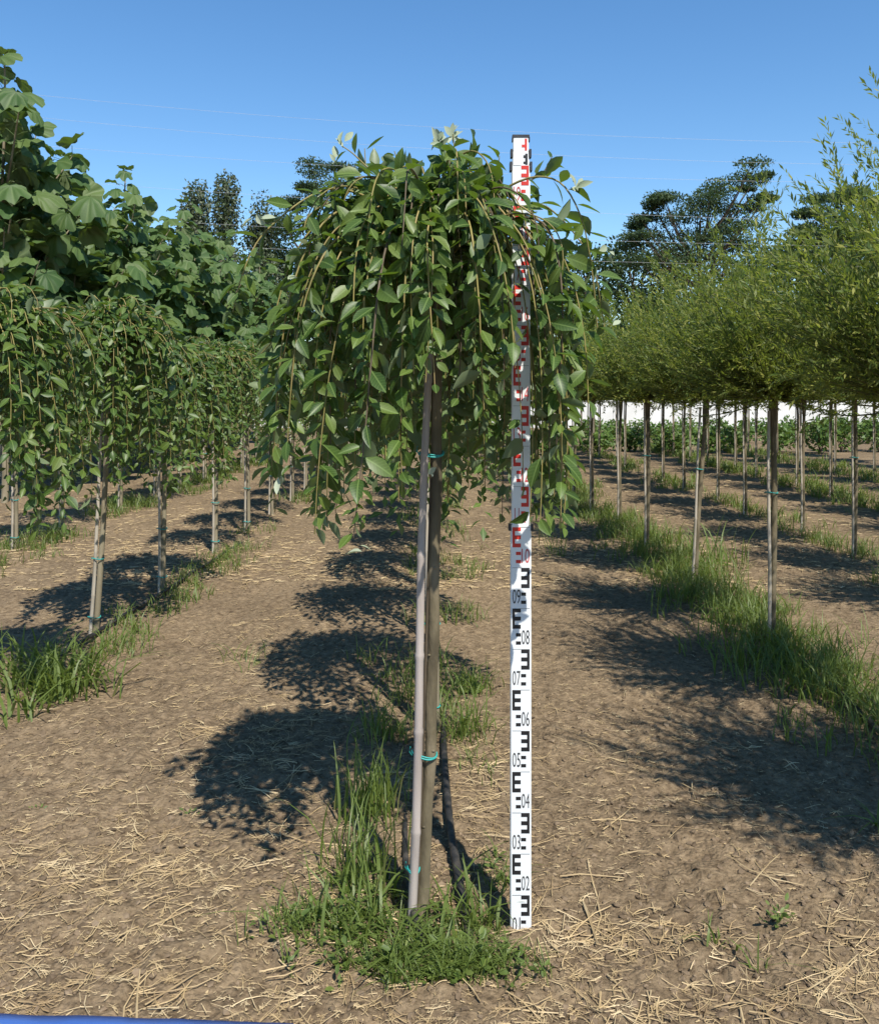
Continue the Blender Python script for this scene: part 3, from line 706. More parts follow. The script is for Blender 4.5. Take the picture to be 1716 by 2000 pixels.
# ---- the main tree
def main_tree():
    bx, by = -.048, 2.25
    t = thing('weeping_willow', (bx, by, 0), 'weeping willow standard with drooping leafy crown, tied to a bamboo cane beside the white staff', 'tree')
    gz = 1.60
    # trunk: slightly crooked
    zs = np.linspace(-.04, gz, 44); u = zs / gz
    ppy = CY - (zs - H) / by * FPX
    tx = (np.interp(ppy, [480, 700, 900, 1100, 1300, 1473, 1650, 1800, 1830], [852, 852, 853, 848, 845, 840, 831, 822, 820]) - CX) / FPX * by - bx
    tx[1:-1] = (tx[:-2] + tx[1:-1] + tx[2:]) / 3; tx = tx + .0015 * np.sin(u * 31); ty = .005 * np.sin(u * 7)
    rad = .0152 - .0018 * u + .0011 * np.sin(zs * 37) * .5; rad[-5:] *= np.array([1.1, 1.2, 1.35, 1.5, 1.25])
    rad[:4] *= np.array([1.35, 1.25, 1.12, 1.05])
    mb = MB(); tube(mb, np.stack([tx, ty, zs], -1), rad, 14)
    tr = link('trunk', mb.mesh('trunk', M['bark']), t)
    kb = MB()
    for z_, a in ((.42, -1.2), (.66, -2.2), (.88, -1.4), (.23, -1.9)):
        i = np.argmin(abs(zs - z_)); c = np.array([tx[i] + math.cos(a) * .0145, ty[i] + math.sin(a) * .0145, z_])
        kb.add(ico_v * [.0055, .0022, .0045] + c, ico_f)
    link('knot', kb.mesh('knot', M['bark']), tr)
    # second thin stake between stem and cane
    mb = MB(); zz = np.linspace(-.02, 1.5, 20)
    tube(mb, np.stack([-.011 + .035 * np.minimum(zz / 1.1, 1.1), -.004 + 0 * zz, zz], -1), .0040, 8); link('thin_stake', mb.mesh('thin_stake', M['darktwig']), t)
    # ties
    def tie(z, cx, cy, rx, ry, tilt=0):
        a = np.linspace(0, 2 * math.pi, 40)
        mb = MB(); p = np.stack([cx + rx * np.cos(a), cy + ry * np.sin(a), z + .004 * np.sin(a * 2 + 1) + tilt * np.cos(a)], -1)
        tube(mb, p, .0023, 6, cap=False)
        p2 = p + [0, 0, .0036]; p2[:, 2] += .002 * np.sin(a * 3); tube(mb, p2, .0019, 6, cap=False)
        tube(mb, [(cx - rx, cy - ry * .2, z), (cx - rx - .006, cy - ry * .5, z + .012), (cx - rx - .004, cy - ry * .5, z + .024)], .0016, 6)
        link('tie', mb.mesh('tie', M['teal']), t)
    tie(.408, .0065, -.002, .0310, .0195, -.004); tie(.122, -.0205, -.006, .0150, .0170); tie(1.16, .024, -.002, .0305, .0200)
    # shoots
    rs = np.random.default_rng(21)
    shoots = weeping_shoots(138, gz + .02, 1.855, .405, .97, True, rs)
    ctr = np.array([.030, 0, 0])
    shoots = [s + ctr for s in shoots]
    def px_shoot(pts):   # shoots read off the photograph, at the depth of the crown
        return np.array([at(x, y, Y) for x, y, Y in pts]) - np.array([bx, by, 0])
    def smooth(p, n=26):
        d = np.linspace(0, 1, len(p)); tt = np.linspace(0, 1, n); q = np.stack([np.interp(tt, d, p[:, i]) for i in range(3)], -1)
        for _ in range(3): q[1:-1] = (q[:-2] + q[1:-1] * 2 + q[2:]) / 4
        return q
    special = [
        [(880, 470, 2.25), (960, 380, 2.2), (1040, 340, 2.15), (1100, 352, 2.12), (1140, 430, 2.1), (1158, 540, 2.1), (1166, 640, 2.1)],
        [(900, 480, 2.25), (980, 400, 2.3), (1060, 395, 2.35), (1110, 440, 2.36), (1160, 510, 2.36), (1180, 640, 2.34)],
        [(900, 480, 2.25), (1000, 420, 2.15), (1070, 430, 2.06), (1095, 520, 2.02), (1100, 640, 2.0), (1090, 740, 2.0), (1085, 930, 2.0)],
        [(840, 480, 2.25), (740, 390, 2.2), (650, 360, 2.15), (590, 390, 2.1), (540, 430, 2.08), (500, 470, 2.06), (470, 540, 2.05), (455, 610, 2.05)],
        [(840, 480, 2.25), (740, 410, 2.15), (660, 400, 2.05), (600, 470, 2.0), (560, 590, 1.97), (545, 720, 1.97), (535, 860, 1.97), (530, 920, 1.97)],
        [(840, 480, 2.25), (740, 430, 2.12), (650, 460, 2.0), (600, 560, 1.95), (575, 680, 1.94), (565, 800, 1.94), (560, 900, 1.94)],
        [(850, 480, 2.25), (800, 420, 2.1), (760, 440, 1.95), (738, 560, 1.88), (725, 700, 1.86), (712, 860, 1.86), (700, 960, 1.86), (690, 1050, 1.86)],
        [(850, 480, 2.25), (820, 400, 2.1), (800, 430, 1.98), (790, 560, 1.9), (784, 700, 1.9), (782, 850, 1.9), (785, 960, 1.9)],
        [(880, 480, 2.25), (900, 400, 2.1), (920, 440, 1.97), (935, 580, 1.93), (940, 700, 1.93), (945, 800, 1.93)],
        [(850, 470, 2.25), (780, 370, 2.2), (720, 330, 2.2), (690, 300, 2.2), (668, 285, 2.2)],
        [(860, 470, 2.25), (870, 380, 2.2), (880, 320, 2.2), (862, 270, 2.2)],
        [(860, 470, 2.25), (880, 380, 2.25), (890, 320, 2.25), (884, 262, 2.24)],
        [(840, 470, 2.25), (760, 390, 2.25), (715, 340, 2.3), (712, 290, 2.3)],
        [(870, 470, 2.25), (800, 360, 2.3), (775, 310, 2.3), (770, 295, 2.3)],
        [(900, 470, 2.25), (980, 380, 2.3), (1060, 340, 2.35), (1078, 305, 2.36)],
        [(900, 470, 2.25), (950, 380, 2.2), (972, 330, 2.2), (975, 305, 2.2)],
        [(850, 470, 2.25), (740, 400, 2.2), (650, 470, 2.2), (610, 560, 2.15), (560, 640, 2.15), (510, 690, 2.15)],
        [(870, 470, 2.25), (880, 420, 2.4), (885, 460, 2.5), (880, 700, 2.52), (875, 1000, 2.52)],
        [(900, 470, 2.25), (960, 420, 2.4), (985, 480, 2.5), (985, 700, 2.52), (980, 1020, 2.52)],
        [(900, 470, 2.25), (990, 420, 2.15), (1075, 480, 2.2), (1110, 600, 2.2), (1118, 740, 2.2), (1090, 860, 2.2)],
    ]
    sp = [smooth(px_shoot(s)) for s in special]
    # twigs: one mesh per shoot
    allp = shoots + sp
    for k, p in enumerate(allp):
        mb = MB(); tube(mb, p, np.linspace(.0034, .0012, len(p)), 6, rnd=rs.random())
        link('shoot', mb.mesh('shoot', M['twig'] if k % 4 else M['darktwig']), t)
    ls = [shoot_leaves(p, .0225, .066, rs, .14 if k < len(shoots) else .2) for k, p in enumerate(allp)]
    P, A, N, S = collect(ls)
    # leave the staff its room: nothing grows through it and the crown is parted in front of it
    wx = P[:, 0] + bx - .1955; wy = P[:, 1] + by - 2.205 - .021 * P[:, 2]
    tipx = wx + A[:, 0] * S; tipy = wy + A[:, 1] * S
    near = (np.minimum(abs(wx), abs(tipx)) < .038) & ((abs(wy) < .04) | (abs(tipy) < .04))
    frontcol = (np.minimum(abs(wx), abs(tipx)) < .036) & (wy < 0) & (rs.random(len(P)) < .84)
    # stem stays visible below the graft
    sx = P[:, 0] - .03; stem = (abs(sx) < .05) & (P[:, 2] < 1.36) & (P[:, 1] < -.02) & (rs.random(len(P)) < .75)
    keep = ~(near | frontcol | stem)
    P, A, N, S = P[keep], A[keep], N[keep], S[keep]
    order = np.argsort(P[:, 1] + .15 * rs.random(len(P)) - .0 * P[:, 2]); vis = order[:300]; rest = order[300:]
    leaf_objects(t, P, A, N, S, vis, WILLOW_LEAF)
    mb = MB()
    for k in range(len(LEAVES)):
        s = rest[rest % len(LEAVES) == k]
        scatter(mb, LEAVES[k][0], LEAVES[k][1], P[s], A[s], N[s], S[s])
    cr = link('crown', mb.mesh('crown', M['willow']), t); cr['kind'] = 'stuff'
    # silvery young tips
    mb = MB(); tips = []
    for (x, y, Y, n) in ((856, 276, 2.2, 18), (884, 268, 2.24, 10), (668, 282, 2.2, 4), (658, 318, 2.2, 3), (1128, 370, 2.1, 5), (1117, 356, 2.1, 3), (765, 650, 1.9, 2), (568, 548, 1.98, 2), (1185, 495, 2.1, 3), (1195, 635, 2.1, 2), (500, 425, 2.05, 3), (596, 480, 2.0, 2), (672, 425, 2.1, 2), (840, 925, 2.1, 2), (700, 1078, 1.86, 2), (545, 925, 1.97, 2), (748, 460, 2.02, 2)):
        for k in range(n):
            tips.append((at(x, y, Y) - np.array([bx, by, 0]) + rs.normal(size=3) * .006, nrm(rs.normal(size=3) * .5 + [0, 0, .7 if y < 400 else -.5]), nrm(rs.normal(size=3) * .5 + [0, -1, .3]), .020 + .022 * rs.random()))
    P2, A2, N2, S2 = [np.array([q[k] for q in tips]) for k in range(4)]
    sl = leaf_meshes(M['silver'], 'silvery_leaf')
    leaf_objects(t, P2, A2, N2, S2, range(len(P2)), sl, 'silvery_leaf')
    # the cane
    b = at(803, 1800, 2.235); top = at(839, 640, 2.235)
    bamboo('bamboo_cane', (b[0], b[1], -.03), top, .0118, M['bamboo'], 'pale lilac-grey bamboo cane tied to the weeping willow stem by the staff')
    print('main leaves', len(P))
main_tree()

# ------------------------------------------------------------------ weeping willow rows
def willow_proto(seed, gz=1.5, R=.47, top=1.74, zend=.74, n=120, L=.066, step=.026):
    rs = np.random.default_rng(seed)
    sh = weeping_shoots(n, gz, top, R, zend, False, rs)
    P, A, N, S = collect([shoot_leaves(p, step, L, rs) for p in sh])
    tw = MB()
    for p in sh: tube(tw, p[::3], np.linspace(.004, .0013, len(p[::3])), 4, rnd=rs.random(), cap=False)
    return (P, A, N, S), tw.mesh('shoots', M['twig'])
def straight_trunk(gz, r0, r1, mat, seed=0, lean=0.0, sides=8):
    rs = np.random.default_rng(seed); zs = np.linspace(-.04, gz + .02, 14); u = zs / gz
    x = lean * (1 - u) + .006 * np.sin(u * 5 + rs.random() * 6); y = .006 * np.sin(u * 4 + rs.random() * 6)
    rad = r0 + (r1 - r0) * u; rad[-2:] *= 1.5; rad[0] *= 1.2
    mb = MB(); tube(mb, np.stack([x, y, zs], -1), rad, sides); return mb.mesh('trunk', mat)
ORD = ['first', 'second', 'third', 'fourth', 'fifth', 'sixth', 'seventh', 'eighth', 'ninth', 'tenth', 'eleventh', 'twelfth', 'thirteenth', 'fourteenth', 'fifteenth', 'sixteenth', 'seventeenth', 'eighteenth', 'nineteenth', 'twentieth']
W_PROT = [willow_proto(100 + k) for k in range(4)]
def crown_mesh_simple(pr, mat, name='crown'):
    mb = MB(); P, A, N, S = pr; scatter(mb, quad_v, quad_f, P, A, N, S); return mb.mesh(name, mat)
W_CROWN = [crown_mesh_simple(p[0], M['willow']) for p in W_PROT]
W_TRUNK = [straight_trunk(1.5, .017, .014, M['palebark'], k) for k in range(4)]
def cane_mesh(L, r, mat):
    mb = MB(); n = int(L / .24); ts = [0]; rr = [1]
    for k in range(1, n):
        u = k * .24 / L; ts += [u - .005, u, u + .006]; rr += [1, 1.12, .98]
    ts.append(1); rr.append(1); ts = np.array(ts)
    p = np.stack([.004 * np.sin(ts * 6), 0 * ts, ts * L], -1); tube(mb, p, np.array(rr) * r * (1 - .2 * ts), 8); return mb.mesh('bamboo_cane', mat)
CANE = cane_mesh(1.45, .0105, M['canepale'])
def band_mesh(rx, ry):
    mb = MB(); a = np.linspace(0, 2 * math.pi, 20); tube(mb, np.stack([rx * np.cos(a), ry * np.sin(a), .003 * np.sin(a * 2)], -1), .0032, 5, cap=False); return mb.mesh('tie', M['teal'])
TIE = band_mesh(.034, .026)

def weeping(x, y, k, label, group, leaves=False, lean=0.0, rot=None, sc=1.0, cane_lean=0.0):
    t = thing('weeping_willow', (x, y, 0), label, 'tree', group)
    rot = rng.random() * 6.283 if rot is None else rot
    tr = link('trunk', straight_trunk(1.5, .017, .014, M['palebark'], k + 50, lean) if lean else W_TRUNK[k % 4], t)
    if not lean: tr.rotation_euler = (0, 0, rng.random() * 6)
    pr, tw = W_PROT[k % 4]
    if leaves:
        c, s = math.cos(rot), math.sin(rot); Rm = np.array([[c, -s, 0], [s, c, 0], [0, 0, 1]])
        off = np.array([0, 0, 0.0])
        P, A, N, S = pr[0] @ Rm.T * sc, pr[1] @ Rm.T, pr[2] @ Rm.T, pr[3] * sc
        d = np.array([-x, -y]) / math.hypot(x, y); order = np.argsort(-(P[:, 0] * d[0] + P[:, 1] * d[1]) - .05 * P[:, 2])
        leaf_objects(t, P, A, N, S, order[:300], WILLOW_LEAF)
        rest = order[300:]; mb = MB()
        for q in range(len(LEAVES)):
            s_ = rest[rest % len(LEAVES) == q]; scatter(mb, LEAVES[q][0], LEAVES[q][1], P[s_], A[s_], N[s_], S[s_])
        c_ = link('crown', mb.mesh('crown', M['willow']), t)
    else:
        c_ = link('crown', W_CROWN[k % 4], t); c_.rotation_euler = (0, 0, rot); c_.scale = (sc, sc, sc)
    c_['kind'] = 'stuff'
    s_ = link('shoots', tw, t); s_.rotation_euler = (0, 0, rot); s_.scale = (sc, sc, sc)
    tb = link('tie', TIE, t); tb.location = (lean * .72 - .012, -.004, .42)
    if y < 9: tb = link('tie', TIE, t); tb.location = (lean * .95 - .012, -.004, .10)
    return t
def cane_for(x, y, label, group, dx=-.028, lean=0.0, mesh=None):
    o = link('bamboo_cane', mesh or CANE, None, (x + dx + lean, y - .012, -.02))
    if lean: o.rotation_euler = (0, math.atan2(-lean, 1.45), 0)
    return tag(o, label, 'cane', group)

# left-hand row
xs = [(-1.86, 3.66), (-1.80, 4.90), (-1.85, 5.99), (-1.86, 7.44), (-1.85, 8.60), (-1.87, 9.92), (-1.85, 11.2)] + [(-1.86 + .03 * math.sin(k), 12.4 + 1.25 * k) for k in range(9)]
for k, (x, y) in enumerate(xs):
    lean = -.085 if k == 1 else 0
    lab = {0: 'weeping willow whose low crown overhangs the shaded grass clump', 1: 'weeping willow with leaning stem tied in teal to a cane', 2: 'weeping willow at the far end of the exposed black hose', 3: 'weeping willow with pale cane and weeds at its foot, just past the exposed hose'}.get(k, '%s weeping willow past the leaning stem in the hose row' % ORD[k - 2])
    weeping(x, y, k, lab, 'weeping willows of the hose row' if k > 3 else None, leaves=k < 3, lean=lean, sc=1.0 + .04 * math.sin(k * 2.1))
    cl = {0: 'bamboo cane at the willow by the shaded grass clump', 1: 'leaning bamboo cane of the leaning weeping willow', 2: 'whitish bamboo cane beside the willow at the end of the exposed hose', 3: 'white bamboo cane standing in weeds past the exposed hose'}.get(k, 'pale bamboo cane at the %s willow past the leaning stem' % ORD[k - 2])
    cane_for(x, y, cl, 'canes of the hose row' if k > 3 else None, lean=lean)
xs = [(-3.62, 7.64), (-3.75, 8.9), (-3.60, 10.1), (-3.52, 11.1)] + [(-3.6, 12.4 + 1.3 * k) for k in range(7)]
for k, (x, y) in enumerate(xs):
    weeping(x, y, k + 1, '%s weeping willow along the row beside the big-leaved trees' % ORD[k], 'weeping willows beside the big-leaved trees', sc=1.08)
    cane_for(x, y, 'bamboo cane at the %s willow beside the big-leaved trees' % ORD[k], 'canes beside the big-leaved trees')
for k in range(10):
    y = 3.50 + 1.24 * k; x = -.026 - .005 * k
    weeping(x, y, k + 2, '%s weeping willow in line behind the main tied willow' % ORD[k] if k else 'weeping willow directly behind the main tied willow', 'weeping willows behind the main one' if k else None, sc=1.06)
    cane_for(x, y, 'bamboo cane of the %s willow in line behind the main one' % ORD[k] if k else 'bamboo cane of the willow directly behind the main one', 'canes behind the main willow' if k else None)

# ------------------------------------------------------------------ round-headed willows on the right
nar_v = [(0, 0, 0), (-.5, .45, .05), (.5, .45, .05), (0, 1, -.15)]
nar_f = [(0, 2, 1), (1, 2, 3)]
def ball_proto(seed, n=150, reach=.72, density=.012, L=.036, wfac=.24, gz=1.27):
    rs = np.random.default_rng(seed); mb = MB(); tw = MB(); Ps = []
    for i in range(n):
        az = i * 2.4 + rs.random() * .6; el = math.asin(min(.995, -.15 + 1.15 * rs.random() ** .75)) if rs.random() < .975 else -.2 - .25 * rs.random()
        el = min(el, 1.45)
        d = np.array([math.cos(az) * math.cos(el), math.sin(az) * math.cos(el), math.sin(el)])
        Ln = reach * (.42 + .58 * rs.random()) * (.54 + .56 * max(0, d[2]))
        if i % 19 == 0: Ln *= 1.14
        g = np.array([0, 0, gz]) + d * .04
        p = bez(g, g + d * Ln * .4 + [0, 0, -.02], g + d * Ln * .75 + [0, 0, .04], g + d * Ln + [0, 0, .14 * (1 - abs(d[2]))] + rs.normal(size=3) * .03, 12)
        Ps.append((p, Ln))
        tube(tw, p[::2], np.linspace(.0045, .0012, len(p[::2])), 4, rnd=rs.random(), cap=False)
        # side twigs
        for q in range(int(5 * Ln / .5)):
            u = .25 + .6 * rs.random(); o = p[int(u * 11)]; dd = nrm(d + rs.normal(size=3) * .55 + [0, 0, .25]); l2 = Ln * (.16 + .22 * rs.random())
            Ps.append((np.linspace(o, o + dd * l2, 8), l2))
    PP = []; AA = []; NN = []; SS = []; RR = []
    for p, Ln in Ps:
        q, _ = resample(p, density)
        m = len(q)
        if m < 3: continue
        t = nrm(np.gradient(q, axis=0)); out = nrm(np.cross(t, rs.normal(size=(m, 3))))
        PP.append(q); AA.append(nrm(t * 1.2 + out * .8)); NN.append(nrm(t * .35 + np.array([0, -.1, .7]) + rs.normal(size=(m, 3)) * .5)); SS.append(L * (.6 + .7 * rs.random(m)))
        # per-leaf value: darker green at the shoot's base, paler and yellower towards its end
        u = np.linspace(0, 1, m); RR.append(np.clip(.12 + .62 * u ** 1.5 + rs.normal(size=m) * .16, 0, .93))
    P, A, N, S, R_ = [np.concatenate(z) for z in (PP, AA, NN, SS, RR)]
    scatter(mb, nar_v, nar_f, P, A, N, S, S * wfac, R_)
    return mb.mesh('crown', M['narrow']), tw.mesh('shoots', M['greentwig']), len(P)
M['narrow'].node_tree  # colour by the per-leaf value only: drop the object's random part
_nt = M['narrow'].node_tree
for l in list(_nt.links):
    if l.from_node.type == 'OBJECT_INFO': _nt.links.remove(l)
B_NEAR = [ball_proto(300 + k, 280, .97, .0085, .031, .25) for k in range(2)]
B_MID = [ball_proto(310 + k, 210, .93, .0115, .037, .28) for k in range(2)]
B_FAR = [ball_proto(320 + k, 150, .93, .018, .052, .34) for k in range(3)]
print('ball leaves', B_NEAR[0][2], B_MID[0][2], B_FAR[0][2])
B_TRUNK = [straight_trunk(1.28, .0165, .0145, M['bark'], 20 + k) for k in range(3)]
CANE_R = cane_mesh(1.25, .010, M['canepale'])
def ball_tree(x, y, k, label, group, prot, sc=1.0, lean=0.0, cane=True, clabel=None, cgroup=None):
    t = thing('round_headed_willow', (x, y, 0), label, 'tree', group)
    tr = link('trunk', straight_trunk(1.28, .0175, .0145, M['bark'], k + 70, lean, 10) if (lean or y < 6) else B_TRUNK[k % 3], t)
    rot = rng.random() * 6.283
    c = link('crown', prot[0], t); c.rotation_euler = (0, 0, rot); c['kind'] = 'stuff'
    s = link('shoots', prot[1], t); s.rotation_euler = (0, 0, rot)
    zsc = sc * (.92 + .16 * rng.random()); drop = .0 + .05 * rng.random()
    for o in (c, s): o.scale = (sc, sc, zsc); o.location = (0, 0, 1.27 * (1 - zsc) + drop)
    if y < 8:
        tb = link('tie', TIE, t); tb.location = (lean * .5 - .012, 0, .80 if k else .83)
    if cane: cane_for(x, y, clabel, cgroup, -.027, lean, CANE_R)
    return t
near = [(1.80, 2.00), (1.82, 3.31), (1.745, 4.71), (1.83, 6.21), (1.75, 7.59), (1.81, 9.06), (1.72, 10.2), (1.70, 11.4)] + [(1.77 + .04 * math.sin(k * 2.2), 12.7 + 1.35 * k) for k in range(12)]
for k, (x, y) in enumerate(near):
    lab = {0: 'round-headed willow at the near end of the nearest grass strip', 1: 'round-headed willow with long shoots standing high against the sky', 2: 'round-headed willow with thick dense crown on straight stem in the grass clump', 3: 'round-headed willow with leaning stem beside tall grass'}.get(k, '%s round-headed willow past the leaning one on the thick grass strip' % ORD[k - 4])
    pr = B_NEAR[k % 2] if k < 4 else (B_MID[k % 2] if k < 8 else B_FAR[k % 3])
    cl = {0: 'cane of the willow at the near end of the grass strip', 1: 'cane of the willow with long shoots against the sky', 2: 'pale cane tied to the straight stem in the grass clump', 3: 'leaning cane at the leaning round-headed willow'}.get(k, 'pale cane at the %s willow past the leaning one on the grass strip' % ORD[k - 4])
    ball_tree(x, y, k, lab, 'round-headed willows of the thick grass strip' if k > 3 else None, pr, [1.0, 1.04, 1.0, .97][k] if k < 4 else .98, lean=-.07 if k == 3 else 0, clabel=cl, cgroup='canes of the thick grass strip' if k > 3 else None)
words = ['second', 'third', 'fourth', 'fifth']
for r, X in enumerate(ROW_R[1:]):
    y0 = [4.75, 6.3, 8.6, 11.0][r]; n = [14, 11, 9, 6][r]; stp = [1.31, 1.36, 1.4, 1.5][r]
    for k in range(n):
        y = y0 + stp * k; x = X + .06 * math.sin(k * 2.7 + r)
        ball_tree(x, y, k + 5, '%s round-headed willow along the %s grass-strip row' % (ORD[k], words[r]), 'round-headed willows of the %s row' % words[r], B_MID[k % 2] if y < 9 else B_FAR[k % 3], .98, clabel='cane at the %s willow of the %s grass-strip row' % (ORD[k], words[r]), cgroup='canes of the %s row' % words[r])

# ------------------------------------------------------------------ big-leaved trees on the left
def big_leaf_template(fold, droop, wave, seed):
    rs = np.random.default_rng(seed); n = 28; v = [(0, .12, 0)]; jit = rs.normal(size=n + 1) * .018; pl = rs.normal(size=n + 1) * .018
    for q in (.55, 1.0):
        for i in range(n + 1):
            a = -math.pi + .12 + (2 * math.pi - .24) * i / n     # broad heart outline, shallow notch at the stalk
            r = (.50 + .05 * math.cos(a) + .045 * math.cos(5 * a) * (abs(a) < 2.2) + jit[i]) * q * (1 - .35 * (abs(a) > 2.85))
            x = r * math.sin(a) * 1.06; y = .12 + (r * math.cos(a) + .30 * q) * .92
            pleat = -.045 * math.cos(a * 7) * q + pl[i] * q * q
            z = fold * abs(x) * .6 - droop * (x * x + max(0, y - .2) ** 2) * 1.1 + pleat + wave * .05 * math.sin(a * 2 + seed) * q
            v.append((x, y, z))
    m = n + 1
    f = [(0, i + 2, i + 1) for i in range(n)] + [(1 + i, 2 + i, 2 + i + m, 1 + i + m) for i in range(n)]
    return v, f
BIG = [big_leaf_template(.25, .45, .8, 1), big_leaf_template(.05, .65, 1.2, 2), big_leaf_template(.40, .35, -1.0, 3), big_leaf_template(-.05, .9, 1.0, 4), big_leaf_template(.3, .8, -1.3, 5), big_leaf_template(.1, .3, 1.6, 6)]
BIGM = []
for v, f in BIG:
    mb = MB(); mb.add(v, f, axy=np.array(v)[:, :2]); BIGM.append(mb.mesh('leaf', M['bigleaf']))
def big_tree(x, y, height, seed, label, group, as_objects, bushy=1.0):
    rs = np.random.default_rng(seed)
    t = thing('big_leaved_tree', (x, y, 0), label, 'tree', group)
    zs = np.linspace(-.05, height, 16); wob = .05 * np.sin(zs * 1.3 + rs.random() * 6)
    stem = np.stack([wob, .04 * np.cos(zs * 1.1 + rs.random() * 6), zs], -1); stem[:, :2] -= stem[0, :2]
    mb = MB(); tube(mb, stem, np.linspace(.045, .010, 16), 8); link('trunk', mb.mesh('trunk', M['palebark']), t)
    axes = [(stem, .9)]
    nb = int(17 * bushy)
    for k in range(nb):
        u = .20 + .52 * k / nb; o = np.array([np.interp(u * height, zs, stem[:, i]) for i in range(3)])
        az = k * 2.4 + rs.random(); d = np.array([math.cos(az), math.sin(az), .9]); L = (1.15 - .7 * abs(u - .35)) * (.8 + .4 * rs.random())
        p = bez(o, o + d * L * .35, o + d * L * .6 + [0, 0, .2 * L], o + d * L * .8 + [0, 0, .35 * L], 10)
        mbb = MB(); tube(mbb, p, np.linspace(.02, .006, 10), 6); link('branch', mbb.mesh('branch', M['palebark']), t)
        axes.append((p, 0))
    P = []; A = []; N = []; S = []; pet = MB()
    for p, st in axes:
        q, L = resample(p, .145 if st else .125); m = len(q)
        for i in range(m):
            u = i / max(m - 1, 1)
            if u < .25 and st == 0 or q[i, 2] < 1.2: continue
            az0 = i * 1.57 + rs.random() * .5
            topness = q[i, 2] / height if st else u * .8
            for h in (0, math.pi):
                az = az0 + h + rs.normal() * .25; d = np.array([math.cos(az), math.sin(az), .35 + .5 * rs.random()])
                s = (.40 - .14 * max(0, topness - .7) / .3) * (.75 + .5 * rs.random()) if st else .33 * (.65 + .6 * rs.random())
                pl = s * (.45 + .3 * rs.random()); e = q[i] + nrm(d) * pl
                tube(pet, [q[i], q[i] + nrm(d) * pl * .5 + [0, 0, .02], e], .0035, 4, cap=False)
                P.append(e); A.append(nrm(d * [1, 1, 0] + [0, 0, .25 - 1.1 * rs.random()] + rs.normal(size=3) * .35)); N.append(nrm(np.array([0, -.2, .95]) + d * [.6, .6, 0] + rs.normal(size=3) * .38)); S.append(s)
    for h in range(4):
        d = nrm(np.array([math.cos(h * 1.57), math.sin(h * 1.57), .9])); P.append(stem[-1] + d * .03); A.append(d); N.append(nrm(np.array([-d[0], -d[1], 1]))); S.append(.15)
    P, A, N, S = map(np.array, (P, A, N, S))
    link('leaf_stalks', pet.mesh('leaf_stalks', M['shrub']), t)['kind'] = 'stuff'
    if as_objects:
        d = np.array([-x, -y]) / math.hypot(x, y); sc = -(P[:, 0] * d[0] + P[:, 1] * d[1]) - .5 * P[:, 2]
        order = np.argsort(sc); leaf_objects(t, P, A, N, S, order[:220], BIGM); rest = order[220:]
    else: rest = np.arange(len(P))
    if len(rest):
        mb = MB()
        for k in range(len(BIG)):
            s_ = rest[rest % len(BIG) == k]; scatter(mb, BIG[k][0], BIG[k][1], P[s_], A[s_], N[s_], S[s_])
        c = link('crown', mb.mesh('crown', M['bigleaf']), t); c['kind'] = 'stuff'
    return len(P)
bt = [(-5.35, 11.0, 5.45, 1.0), (-5.4, 12.75, 4.7, 1.1), (-5.3, 14.2, 3.9, 1.2), (-5.4, 15.35, 5.15, 1.0), (-5.3, 16.9, 4.2, 1.2), (-5.4, 18.6, 5.3, 1.1), (-5.3, 20.2, 4.9, 1.2), (-5.4, 22, 5.2, 1.1), (-5.3, 24, 5.0, 1.2), (-5.3, 26.2, 5.3, 1.2), (-5.3, 28.5, 5.4, 1.2)]
tot = 0
for k, (x, y, h, b) in enumerate(bt):
    lab = {0: 'tallest big-leaved tree, its leader rising high above the willow row', 1: 'big-leaved tree with broad bright green leader beside the tallest one', 2: 'short bushy big-leaved tree between two taller leaders', 3: 'big-leaved tree with slim silvery-backed leader against the sky'}.get(k, '%s big-leaved tree past the slim silvery leader, towards the poplars' % ORD[k - 4])
    tot += big_tree(x, y, h, 400 + k, lab, 'big-leaved trees towards the poplars' if k > 3 else None, k < 7, b)
for k in range(6):
    tot += big_tree(-7.1, 14.5 + 2.3 * k, 4.2 + .3 * math.sin(k * 2), 430 + k, 'big-leaved tree hidden behind the front row of big-leaved trees', 'big-leaved trees behind the front row', False, 1.2)
print('big leaves', tot)

